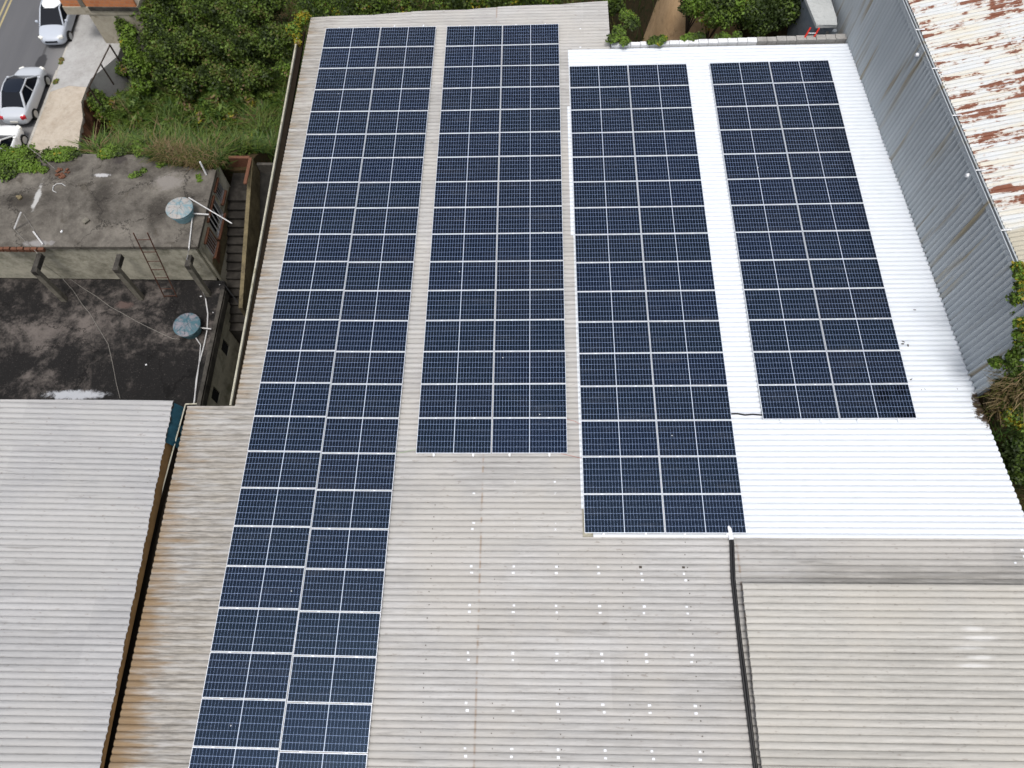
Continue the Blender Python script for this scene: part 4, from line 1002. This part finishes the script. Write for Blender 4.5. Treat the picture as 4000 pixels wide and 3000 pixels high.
wallbrick(-26.45, -25.42, 36.66, 3.625, 6.2); wallbrick(-25.13, -22.2, 36.66, 3.625, 6.2)
b = MB(); b.box(-25.41, -25.14, 36.61, 36.9, 3.625, 6.2); b.build('concrete_pillar', m_pillar, sh2)
b = MB(); b.box(-25.0, -22.15, 36.56, 36.619, 3.40, 3.66); b.build('ledge', m_darkconc, sh2, None, .02)
b = MB(); b.box(-26.45, -26.3, 36.81, 44, 3.625, 6.2); b.build('side_wall', m_housew, sh2)

gr = thing('guard_rail', 'rusty brown pipe guard rail at the right edge of the pavement', 'guard rail', (-24.4, 34, 0.5))
ra, rb_ = Vector((-24.26, 35.42, 2.02)), Vector((-24.66, 32.05, 2.0))
b = MB(); b.tube([ra, rb_], .038, 6); b.build('rail', m_brownst, gr)
b = MB(); b.tube([Vector((-24.26, 35.43, .3)), ra + Vector((0, 0, .05))], .05, 6); b.build('post', m_brownst, gr)
b = MB(); b.tube([ra.lerp(rb_, .45) - Vector((0, 0, 1.5)), ra.lerp(rb_, .45)], .045, 6); b.build('post', m_brownst, gr)
b = MB(); b.tube([rb_ - Vector((0, 0, 1.4)), rb_], .05, 6); b.build('post', m_brownst, gr)
tag(b and bpy.data.objects['guard_rail'])

# ------------------------------------------------------------------ cars
def loft(b, st, mi=0):
    """st: [(y, [(x,z)...] half section from bottom centre to top centre)] mirrored into a closed body"""
    rows_ = []
    for y, sec in st:
        ring = [(x, y, z) for x, z in sec] + [(-x, y, z) for x, z in reversed(sec) if x > 1e-6]
        k = len(b.v); b.v += ring; rows_.append((k, len(ring)))
    for (k0, n), (k1, _) in zip(rows_[:-1], rows_[1:]):
        for i in range(n): j = (i + 1) % n; b.f.append((k0 + i, k0 + j, k1 + j, k1 + i)); b.mi.append(mi)
    k, n = rows_[0]; b.f.append(tuple(k + i for i in reversed(range(n)))); b.mi.append(mi)
    k, n = rows_[-1]; b.f.append(tuple(k + i for i in range(n))); b.mi.append(mi)
def make_car(label, pos, ang, paintm, roofm, kind, group='cars parked along the street kerb', plate=True):
    t = thing('parked_car', label, 'car', (0, 0, 0), group)
    L = 2.12
    hatch = kind == 'hatch'
    tz = [.70, .90, .97, .97, .95, .93, .90, .80, .62] if not hatch else [.72, .94, .98, .97, .95, .93, .88, .78, .62]
    ys_ = [-L, -L + .12, -1.45, -.7, .1, .8, 1.35, 1.85, L]
    hw = [.60, .76, .84, .86, .86, .855, .82, .74, .52]
    st = []
    for y, zt_, w_ in zip(ys_, tz, hw):
        zb_ = .30 if abs(y) > 1.9 else .20
        st.append((y, [(0, zb_), (w_ * .86, zb_), (w_ * .97, zb_ + .12), (w_, .52), (w_ * .985, zt_ - .12), (w_ * .90, zt_), (w_ * .45, zt_ + .025), (0, zt_ + .03)]))
    b = MB(); loft(b, st); o = b.build('body', paintm, t, 60); sub = o.modifiers.new('smooth', 'SUBSURF'); sub.levels = 2; sub.render_levels = 2
    wb, rb2 = 1.12, (-1.55 if not hatch else -1.95)
    tf, tr_ = .25, (-.78 if not hatch else -1.35)
    zb_, zt_ = .90, 1.44
    bw, tw = .76, .58
    B4 = [(bw * .93, wb), (bw, 0.35), (bw, -.75), (bw * .92, rb2)]; T4 = [(tw * .96, tf), (tw, 0.0), (tw, -.55), (tw * .94, tr_)]
    def ring(pts, z): return [(x, y, z) for x, y in pts] + [(-x, y, z) for x, y in reversed(pts)]
    b = MB(); k = 0; b.v += ring(B4, zb_) + ring(T4, zt_)
    for i in range(8): j = (i + 1) % 8; b.f.append((i, j, 8 + j, 8 + i)); b.mi.append(0)
    b.f.append(tuple(range(8, 16))); b.mi.append(0); b.build('windows', m_glass, t)
    b = MB()
    z2 = zt_ + .002
    lv = [(1.03, 0, z2), (.96, .035, z2), (.70, .06, z2), (0.0, .07, z2)]
    cyy = (tf + tr_) / 2
    grid = []
    for sx in (-1.02, -.9, -.5, 0, .5, .9, 1.02):
        row_ = []
        for sy in (-1.03, -.85, -.4, 0, .4, .85, 1.03):
            dz2 = .075 * (1 - .5 * abs(sx) ** 3 - .5 * abs(sy) ** 3)
            row_.append(len(b.v)); b.v.append((sx * tw * (1 - .04 * sy * sy), cyy + sy * (tf - tr_) / 2, z2 - .035 + dz2))
        grid.append(row_)
    for i in range(6):
        for j in range(6): b.f.append((grid[i][j], grid[i + 1][j], grid[i + 1][j + 1], grid[i][j + 1])); b.mi.append(0)
    b.build('roof', roofm, t, 60)
    for s in (-1, 1):
        b = MB()
        for (p, q, r_) in ((0, 0, .045), (3, 3, .06)):
            b.tube([(s * (B4[p][0] + .0), B4[p][1], zb_ - .02), (s * (T4[q][0] + .01), T4[q][1], zt_)], r_, 6)
        b.tube([(s * (T4[0][0] + .01), T4[0][1], zt_), (s * (tw + .015), -.2, zt_ + .015), (s * (T4[3][0] + .01), T4[3][1], zt_)], .04, 6)
        b.tube([(s * (bw + .012), -.15, zb_), (s * (tw + .015), -.2, zt_)], .03, 6)
        b.build('window_frame', paintm, t, 40)
        b = MB(); b.box(s * .80 if s > 0 else -.98, .98 if s > 0 else s * .80, .78, .90, .93, 1.06); b.build('mirror', paintm, t, None, .03)
        for yy in (-1.28, 1.32):
            b = MB(); W = Matrix.Translation((s * .76, yy, .31)) @ Matrix.Rotation(math.pi / 2, 4, 'Y')
            m_ = MB(); m_.lathe([(.20, -.10), (.29, -.105), (.31, -.07), (.31, .07), (.29, .105), (.20, .10)], (0, 0, 0), 24)
            b.v = [tuple(W @ Vector(v)) for v in m_.v]; b.f = m_.f; b.mi = m_.mi; wo = b.build('wheel', m_tyre, t, 40)
            m_ = MB(); m_.lathe([(.21, -.112), (.20, -.114), (.05, -.10), (.05, .10), (.20, .114), (.21, .112)], (0, 0, 0), 20)
            b = MB(); b.v = [tuple(W @ Vector(v)) for v in m_.v]; b.f = m_.f; b.mi = m_.mi; b.build('rim', m_rim, wo, 40)
        b = MB(); b.box(-.15, .15, -.10, .10, -.08, .08, 0, Matrix.Translation((s * .58, 1.87, .69)) @ Matrix.Rotation(-s * .55, 4, 'Z')); b.build('headlight', m_lamp, t, None, .04)
        b = MB(); b.box(-.14, .14, -.09, .09, -.09, .09, 0, Matrix.Translation((s * .61, -1.98, .76)) @ Matrix.Rotation(s * .4, 4, 'Z')); b.build('tail_light', m_tail, t, None, .03)
    b = MB(); b.box(-.36, .36, 2.02, 2.125, .50, .60); b.build('grille', m_glass, t, None, .02)
    b = MB(); b.box(-.22, .22, -2.145, -2.10, .48, .60); b.build('number_plate', m_plate, t)
    t.location = pos; t.rotation_euler = (0, 0, ang)
    return t
def mid(p, q): return (p + q) / 2
# farthest car faces the camera, the middle one shows its tail, the nearest is cut by the frame
make_car('pale silver hatchback facing this way, farthest car, tucked beside the brick house', Vector((-28.36, 38.30, 1.0)), rad(180 + 3), m_sil2, m_wpaint, 'hatch')
make_car('silver sedan with dark roof, red tail lights showing, middle of three cars', Vector((-28.60, 31.95, 1.0)), rad(1), m_silver, m_blkroof, 'sedan')
make_car('white car at the left frame edge, nearest of the three', Vector((-28.66, 27.42, 1.0)), rad(-1), m_wpaint, m_wpaint, 'hatch')

# ------------------------------------------------------------------ vegetation, left
def cl(px, py, z, r): p = at(px, py, z); return (p.x, p.y, p.z, r)
def multi(px, py, z, r, n=5, sp=.7):
    c = cl(px, py, z, r); out = [c]
    for i in range(n):
        a_ = random.uniform(0, 6.3); d = r * sp
        out.append((c[0] + d * math.cos(a_), c[1] + d * math.sin(a_), c[2] + random.uniform(-.5, .4) * r, r * random.uniform(.45, .75)))
    return out
G1 = 'dark shrubs and small trees in the overgrown lot'
DM = [L_dark, L_mid, L_bri, L_yel, L_dry]
tree_list = [
 (620, 40, 2.6, 1.5, 'leafy tree against the brick house wall, left end of the dark thicket', (3, 4, 1.5, .2, .1)),
 (745, 20, 2.4, 1.5, 'tree with small yellowish leaves at top frame edge, second from the brick house', (3, 4, 1.2, .5, .1)),
 (880, 30, 2.4, 1.6, 'dark tree at top frame edge, third from the brick house', (4, 4, .8, .3, .1)),
 (640, -60, 3.4, 1.6, 'tall leafy tree right behind the end of the brick house', (3, 4, 1.5, .3, .1)),
 (1020, 20, 2.4, 1.5, 'green tree at top frame edge, nearest to the warehouse corner', (4, 4, 1.2, .1, .1)),
 (650, 175, 2.0, 1.4, 'dark bush below the brick house wall, right of the bright climbing bush', (5, 4, .6, .4, .2)),
 (790, 165, 1.9, 1.5, 'dark bush speckled with yellow leaves in the thicket centre', (5, 4, .7, .6, .2)),
 (935, 160, 1.8, 1.5, 'dark bush in the thicket, left of the warehouse gutter vine', (5.5, 3.5, .5, .2, .3)),
 (1070, 150, 1.8, 1.2, 'dark bush close to the yellow vine at the warehouse corner', (5.5, 3.5, .5, .1, .2)),
 (690, 300, 1.2, 1.2, 'low dark bush where thicket meets the tall grass, left side', (5, 4, .5, .3, .4)),
 (850, 300, 1.0, 1.2, 'low dark bush with brown dead leaves in the thicket middle', (5, 3, .3, .2, 1.0)),
 (990, 290, 1.0, 1.2, 'low dark bush with brown twigs near the warehouse gutter', (5, 3.5, .3, .1, .8)),
]
for px, py, z, r, lb, wt in tree_list:
    g = at(px, py, z); base = (g.x, g.y, float(hz(g.x, g.y)) - .1)
    plant('thicket_tree', lb, 'tree', base, multi(px, py, z, r * .78, 7, .85), int(3600 * r * r), .095, (4, 3.4, 1.7, 1.2 * wt[2], .6 * wt[4], 1.0), [L_dark, L_mid, L_lgr, L_bri, L_dry, L_olv], G1)
plant('climbing_bush', 'bright green bush climbing beside the beige house wall', 'bush', tuple(at(535, 330, -.8)), [cl(478, 100, 2.6, .42), cl(500, 125, 2.4, .5), cl(505, 170, 2.2, .55), cl(528, 225, 1.7, .6), cl(545, 275, 1.2, .65), cl(580, 240, 1.4, .6), cl(560, 330, .7, .6)], 7500, .10, (1.5, 3, 5, .2, 0), DM)
for px, py, z, r, lb in ((370, 385, .4, .55, 'small green shrub at the pavement edge below the rusty rail'), (400, 415, .3, .6, 'green shrub in the tall grass beside pavement edge'), (355, 400, .5, .4, 'small dark shrub hugging the broken pavement edge'),
                    (470, 265, .3, .55, 'dark shrub at the foot of the beige wall beside the rail post'), (1120, 270, 2.3, .5, 'bright green weed clump touching the warehouse gutter')):
    g = at(px, py, z); plant('shrub', lb, 'shrub', (g.x, g.y, float(hz(g.x, g.y)) - .1), multi(px, py, z, r, 4), int(3600 * r), .08, (2.5, 4, 2.5, .1, .2), DM)
G2 = 'clumps of shrub and cane in the grassy lot'
lot = [(400, 470, .9, (1.5, 4, 3, .1, .4), 'mid green clump beside the broken pavement edge, farther one'), (430, 540, .9, (2, 4, 2.5, .1, .5), 'olive clump close to the roof edge left of the grass lot'), (500, 420, 1.0, (2, 4, 3, .1, .3), 'green clump in the lot below the climbing bush'), (560, 500, 1.0, (1.5, 4, 3.5, .1, .6), 'light green clump in the middle left of the lot'),
       (640, 430, 1.0, (2.5, 4, 2, .1, .8), 'brownish green clump in the middle of the lot'), (700, 520, 1.0, (1.5, 4, 3, .1, .8), 'green clump above the dry grass on the roof edge'), (780, 430, 1.1, (3, 4, 2, .1, .5), 'dark green clump right of the lot centre'), (860, 500, 1.1, (2, 4, 2.5, .1, .4), 'green clump in the lot left of the gutter grass'),
       (930, 400, 1.1, (4, 4, 1, .1, .5), 'dark clump near the gutter below the thicket'), (960, 560, 1.0, (4, 4, 1, .1, .3), 'dark clump above the stair landing'), (1040, 420, 1.0, (3, 4, 2, .1, .3), 'green clump beside the warehouse gutter, middle'), (880, 610, .8, (4, 4, 1.2, .1, .5), 'dark clump right behind the house roof corner')]
for k_, (X_, Y_, r_) in enumerate(((-20.6, 26.2, .7), (-19.7, 27.4, .8), (-18.7, 26.0, .7), (-17.8, 27.2, .85), (-16.9, 26.0, .7), (-16.0, 27.3, .8), (-15.2, 25.8, .7)  )):
    z_ = float(hz(X_, Y_)); lot.append((None, (X_, Y_, z_), r_, (1.5, 4, 3, .1, 1.0), 'green clump on the slope behind the upper roof, ' + ORD[k_] + ' of seven from the left'))
for px, py, r, wt, lb in lot:
    g = Vector(py) if px is None else at(px, py, -.3 if py < 560 else 1.2); zz = float(hz(g.x, g.y)); c = []
    for k in range(6): a_ = random.uniform(0, 6.3); c.append((g.x + r * .8 * math.cos(a_), g.y + r * .7 * math.sin(a_), zz + r * random.uniform(.3, .8), r * random.uniform(.4, .65)))
    plant('lot_shrub', lb, 'shrub', (g.x, g.y, zz - .1), c, int(2600 * r), .12, wt, [L_grs, L_mid, L_lgr, L_yel, L_dry], G2, elong=3.2)
# tall grass over the lot
def scatter(poly, n, z=None):
    poly = np.array(poly); mn, mx = poly.min(0), poly.max(0); out = []
    while sum(len(o) for o in out) < n:
        p = mn + RNG.random((n * 2, 2)) * (mx - mn); ins = np.zeros(len(p), bool); j = len(poly) - 1
        for i in range(len(poly)):
            xi, yi = poly[i]; xj, yj = poly[j]
            ins ^= ((yi > p[:, 1]) != (yj > p[:, 1])) & (p[:, 0] < (xj - xi) * (p[:, 1] - yi) / (yj - yi + 1e-12) + xi); j = i
        out.append(p[ins])
    p = np.concatenate(out)[:n]
    return np.column_stack([p, hz(p[:, 0], p[:, 1]) if z is None else np.full(n, z)])
P = scatter([(-22.6, 27.2), (-23.6, 29.5), (-24.3, 32), (-23.6, 35.6), (-12, 36), (-9.6, 36), (-9.6, 25.4), (-12.5, 25.6), (-14.4, 25.2), (-14.5, 23.6), (-20.5, 23.8), (-21.8, 25.5)], 62000)
keep = RNG.random(len(P)) < (0.45 + 0.55 * (np.sin(P[:, 0] * 1.9 + P[:, 1] * .6) * np.sin(P[:, 1] * 1.6 + 2) * .5 + .5)); P = P[keep]
hm = .5 + .5 * np.sin(P[:, 0] * 2.3 + 1.5 * np.sin(P[:, 1] * 1.7)) * np.sin(P[:, 1] * 2.6 + np.sin(P[:, 0] * 1.1))
tag(blades('tall_grass', P, (.30 + 1.05 * hm) * (.6 + .6 * RNG.random(len(P))), .95, [L_mid, L_grs, L_lgr, L_olv, L_dry, L_lgr, L_grs], (2.2, 3, 2.6, 1.9, 1.1, 1.8, 1.6), wid=.026), kind='stuff')
P = scatter([(-24, 36), (-24, 48), (30, 60), (30, 29), (4.5, 29), (3.9, 25), (-4, 27.2), (-9.6, 27.0)], 22000); 
tag(blades('far_grass', P, .5 + .8 * RNG.random(len(P)), .8, [L_dark, L_grs, L_mid, L_olv], (3, 3, 2, 1), wid=.028), kind='stuff')
# reeds and grass by the gutter
P = scatter([(-12.2, 25.4), (-9.4, 24.6), (-9.4, 36), (-13.4, 36)], 9000)
tag(blades('gutter_grass', P, 1.1 + 2.3 * RNG.random(len(P)), .55, [L_dark, L_grs, L_mid, L_bri, L_dry], (3, 3, 3, 1, .8), wid=.018), kind='stuff')
P = scatter([(-12.9, 14), (-10.5, 14), (-10.2, 24.2), (-12.9, 24.2)], 2600, -.5); P = P[P[:, 1] > 19]
tag(blades('alley_weeds', P, .7 + 1.6 * RNG.random(len(P)), .6, [L_dark, L_grs, L_mid], (3, 3, 1.5), wid=.018), kind='stuff')
# dry grass and creepers on the terrace roof
def tuft(name, label, cat, px, py, z, n, r, hmin, hmax, lean, mats, wts, elong=(1, 1)):
    c = at(px, py, z); t = thing(name, label, cat, tuple(c)); a_ = RNG.random(n) * 6.283; d = np.sqrt(RNG.random(n)) * r
    P = np.column_stack([c.x + d * np.cos(a_) * elong[0], c.y + d * np.sin(a_) * elong[1], np.full(n, c.z)])
    blades('blades', P, hmin + (hmax - hmin) * RNG.random(n), lean, mats, wts, t, .016); return t
for px, py, r, lb in ((655, 610, .75, 'dry grass tuft overhanging the back roof edge, left of three'), (730, 622, .85, 'straw coloured grass tuft overhanging the back roof edge, middle of three'), (805, 638, .75, 'straw coloured grass tuft at the back roof corner above the window')):
    tuft('dry_grass', lb, 'grass tuft', px, py, 6.02, 900, r, .25, .7, 1.0, [L_dry, L_olv, L_grs], (3, 2.4, 1.2), (1.2, .55))
def creeper(label, spots, n, wts, name='creeper', size=.075, cat='creeper', base=None):
    c = [cl(*q) for q in spots]; return plant(name, label, cat, base or (c[0][0], c[0][1], c[0][2] - .1), c, n, size, wts, DM, None, False, .4, 'leaves', flat=.6)
creeper('bright green creeper over the back left corner of upper roof', [(20, 620, 6.1, .75), (70, 625, 6.1, .7), (110, 640, 6.1, .5), (30, 670, 6.1, .5), (95, 605, 6.1, .6), (140, 655, 6.05, .3)], 7000, (.6, 2.5, 6, .1, 0))
creeper('small green creeper along the back edge of upper roof, above the brick pile', [(190, 605, 6.1, .4), (235, 602, 6.1, .45), (275, 598, 6.1, .4), (170, 662, 6.05, .22)], 3000, (.8, 2.5, 5, .1, 0))
creeper('green plant tuft at middle of the upper roof back edge', [(405, 600, 6.1, .3), (430, 590, 6.1, .38), (470, 588, 6.1, .3), (545, 578, 6.15, .42)], 3200, (.8, 2.5, 4, .1, 0))
creeper('small weed patch growing in a roof crack right of the hollow', [(535, 680, 6.05, .2), (515, 688, 6.03, .14), (560, 665, 6.05, .16)], 500, (1, 3, 3, 0, 0), 'weed', .06, 'weed')
creeper('thin weed streak below the dry grass at roof back right', [(640, 625, 6.1, .3), (625, 645, 6.05, .16), (775, 690, 6.04, .14), (780, 705, 6.04, .1)], 900, (1, 3, 3, 0, 0), 'weed', .06, 'weed')
creeper('yellowish weed at the kerb, nearer to the middle car', [(216, 320, 1.15, .16), (222, 312, 1.15, .12)], 260, (0, 1, 1, 1, 2), 'weed', .06, 'weed')
creeper('yellowish weed at the kerb, by the driveway', [(240, 232, 1.15, .16), (238, 246, 1.15, .12)], 260, (0, 1, 1, 1, 2), 'weed', .06, 'weed')
plant('gutter_vine', 'yellow green vine climbing over the gutter at the far warehouse corner', 'vine', tuple(at(1155, 190, 9)), [cl(1190, 62, 11.3, .22), cl(1175, 80, 11.25, .25), cl(1160, 100, 11.2, .22), cl(1150, 122, 11.15, .24), cl(1158, 140, 11.1, .2), cl(1163, 165, 11.08, .16), cl(1140, 110, 11.0, .25)], 2600, .07, (.3, 1.5, 2.5, 3.2, .2), DM, None, True, 1, 'leaves', 'stem', .03)
# ------------------------------------------------------------------ vegetation, far side and right
far = [(1240, 15, 5.0, 1.4, 'green bush beyond the far roof edge, first from the vine'), (1400, 5, 5.2, 1.4, 'green bush beyond the far roof edge, second from the vine'), (1570, -5, 5.4, 1.5, 'dark bush beyond the far roof edge, third from the vine'),
       (1750, -15, 5.6, 1.5, 'olive bush beyond the far roof edge, behind the gap of first two blocks'), (1930, -25, 5.8, 1.5, 'light green bush beyond the far roof edge, behind second panel block'), (2120, -35, 6.0, 1.5, 'olive bush beyond the far roof edge, left of its step')]
for px, py, z, r, lb in far:
    g = at(px, py, z); plant('far_bush', lb, 'bush', (g.x, g.y, float(hz(g.x, g.y)) - .2), multi(px, py, z, r, 6, .8), 4800, .09, (3, 4, 1.5, .3, .3), DM, 'bushes beyond the far roof edge')
right = [(2730, 0, 12.3, .6, (3, 4, 1, 0, 0), 'dark tree just right of the ochre bank'), (2800, 20, 12.2, .85, (3, 4, 2, .1, 0), 'leafy green tree behind the parapet, centre'),
         (2930, 25, 12.0, .85, (5, 3, .5, 0, 0), 'dark tree behind the parapet, left of the small shed'), (3060, 30, 11.5, .75, (6, 3, .3, 0, 0), 'very dark tree touching the small shed'), (2405, 20, 10.8, .35, (2, 4, 2, .2, .3), 'green bush right of the far roof step'),
         (2760, 95, 10.2, .5, (6, 3, .2, 0, 0), 'low dark bush behind the parapet, below the leafy tree'), (2860, 95, 10.0, .6, (6, 3, .2, 0, 0), 'low dark bush behind the parapet, middle of three low ones'), (2990, 95, 10.0, .55, (6, 3, .3, 0, .3), 'low dark bush behind the parapet, next to the red ladder')]
for px, py, z, r, wt, lb in right:
    g = at(px, py, z); plant('bank_tree', lb, 'tree', (g.x, g.y, float(hz(g.x, g.y)) - .3), multi(px, py, z, r, 6, .85), int(6500 * r), .075, wt, DM, 'trees and bushes behind the parapet')
for spots, n, lb in (([(2395, 150, 12.0, .25), (2420, 120, 11.6, .3), (2440, 160, 12.0, .22), (2470, 90, 11.3, .35), (2450, 60, 11.3, .35)], 2600, 'ivy with bright leaves at left end of the parapet'),
                     ([(2560, 155, 12.0, .2), (2575, 165, 12.0, .16), (2590, 150, 12.0, .18), (2540, 165, 11.9, .14)], 1500, 'ivy clump spilling onto the parapet, second from the roof step'),
                     ([(2700, 145, 11.9, .22), (2735, 140, 11.9, .2), (2670, 150, 11.9, .14)], 1300, 'dark ivy along the parapet in the middle'), ([(2830, 140, 11.9, .2), (2880, 135, 11.9, .18), (2800, 143, 11.9, .12)], 1100, 'dark ivy along the parapet, before its grey part')):
    creeper(lb, spots, n, (2, 4, 2, .1, 0), 'ivy', .065, 'ivy')
# dead stems on the ochre bank
b = MB()
for k in range(16):
    x = 4.9 + k * .28 + random.uniform(-.1, .1); y = 26.0 + random.uniform(-.3, .3); z = float(hz(x, y)); 
    b = MB(); b.tube([(x, y, z - .1), (x + random.uniform(-.2, .2), y + random.uniform(-.1, .5), z + .7), (x + random.uniform(-.5, .5), y + random.uniform(.2, 1.0), z + 1.5)], [.010, .008, .005], 5)
    if k < 6: tag(b.build('dead_sapling', m_bark), 'thin dead sapling standing against the ochre earth bank', 'sapling', 'dead saplings on the ochre bank')
# hillside at the end of the tall wall
def hit(px, py):
    d = FWD + RGT * ((px - 2000) / F_PX) + UPV * ((1500 - py) / F_PX); t = 10.0
    while t < 60:
        q = np.array([0, 0, CAM_Z]) + d * t
        if q[2] < hz(q[0], q[1]): break
        t += .05
    return Vector(q)
hill = [(4008, 1330, 15.0, .30, (2, 4, 2.5, .3, .1), 'tall green bush at right frame edge against the end of metal wall'), (4012, 1262, 15.6, .20, (2, 4, 3, .6, .1), 'green bush tip reaching the gutter of the rusty roof'), (3962, 1385, 14.4, .17, (3, 4, 2.5, .2, .1), 'light green bush overlapping the end of tall metal wall'),
        (3890, 1415, 13.9, .13, (1, 3, 4, .2, .1), 'small green sprig low on the end of metal wall'), (3990, 1060, 16.2, .22, (1, 3, 4, 2.5, 0), 'yellow green twig at the gutter of rusty roof'), (3990, 1420, None, .45, (2, 4, 2.5, .4, .6), 'leafy bush on the dry bank at right frame edge'), (3985, 1640, None, .40, (3, 4, 1.2, 1.2, .2), 'dark bush with yellow leaves below the white roof edge'),
        (3960, 1760, None, .50, (5, 4, .8, .1, .1), 'dark bush right below the white roof edge'), (3990, 1830, None, .5, (5, 4, .8, .1, .2), 'dark bush at right frame edge, lowest on the bank'), (3935, 1480, None, .25, (2, 4, 3, .2, .2), 'small green bush on the bank beside the straw')]
for px, py, z, r, wt, lb in hill:
    if z is None: g = hit(px, py); c = [(g.x, g.y, g.z + r * .5, r)]
    else: g = at(px, py, z); c = [(g.x, g.y, g.z, r)]
    for k in range(5):
        a_ = random.uniform(0, 6.3); c.append((c[0][0] + r * .8 * math.cos(a_), c[0][1] + r * .8 * math.sin(a_), c[0][2] + random.uniform(-.7, .3) * r, r * random.uniform(.45, .7)))
    if z and r > .15:
        for k in range(1, 6): c.append((c[0][0] + (14.9 - c[0][0]) * k / 6 + random.uniform(-.2, .2), c[0][1] - .08 * k, c[0][2] - max(.3, (c[0][2] - 12.9) / 6) * k, max(.2, r) * random.uniform(.7, 1.1)))
    base = (max(g.x, 14.75), min(g.y, 8.3), 12.4) if z else (g.x, g.y, g.z - .1)
    plant('bank_bush', lb, 'bush', base, c, int(9000 * max(r, .25)), .065, wt, DM, 'bushes on the bank right of the white roof', stems=not z)
for px, py, r, n, lb in ((3858, 1535, .22, 500, 'dry straw grass at the corner of white roof and tall wall'), (3905, 1495, .4, 800, 'dry straw grass hanging on the bank, middle'), (3960, 1490, .6, 1300, 'dry straw grass on the bank at right frame edge'), (3895, 1590, .3, 500, 'dry straw grass just past the white roof corner, lowest')):
    c = hit(px, py); t = thing('straw_tuft', lb, 'grass tuft', tuple(c)); a_ = RNG.random(n) * 6.283; d = np.sqrt(RNG.random(n)) * r
    P = np.column_stack([c.x + d * np.cos(a_), c.y + d * np.sin(a_) * .7, np.zeros(n)]); P[:, 0] = np.maximum(P[:, 0], 14.3 + .3 * RNG.random(n)); P[:, 2] = hz(P[:, 0], P[:, 1])
    blades('blades', P, .15 + .3 * RNG.random(n), 1.3, [L_dry, L_straw, L_olv, L_dark], (3, 4, 1, .8), t, .014)
P = scatter([(15.0, -3), (20, -3), (20, 8.9), (14.4, 8.9), (14.4, 7)], 9000); tag(blades('bank_grass', P, .25 + .5 * RNG.random(len(P)), .9, [L_dry, L_olv, L_dark, L_grs], (3, 1.5, 1.5, 1.2), wid=.016), kind='stuff')
print('polys', sum(len(o.data.polygons) for o in bpy.data.objects if o.type == 'MESH'))
exec_parts = []
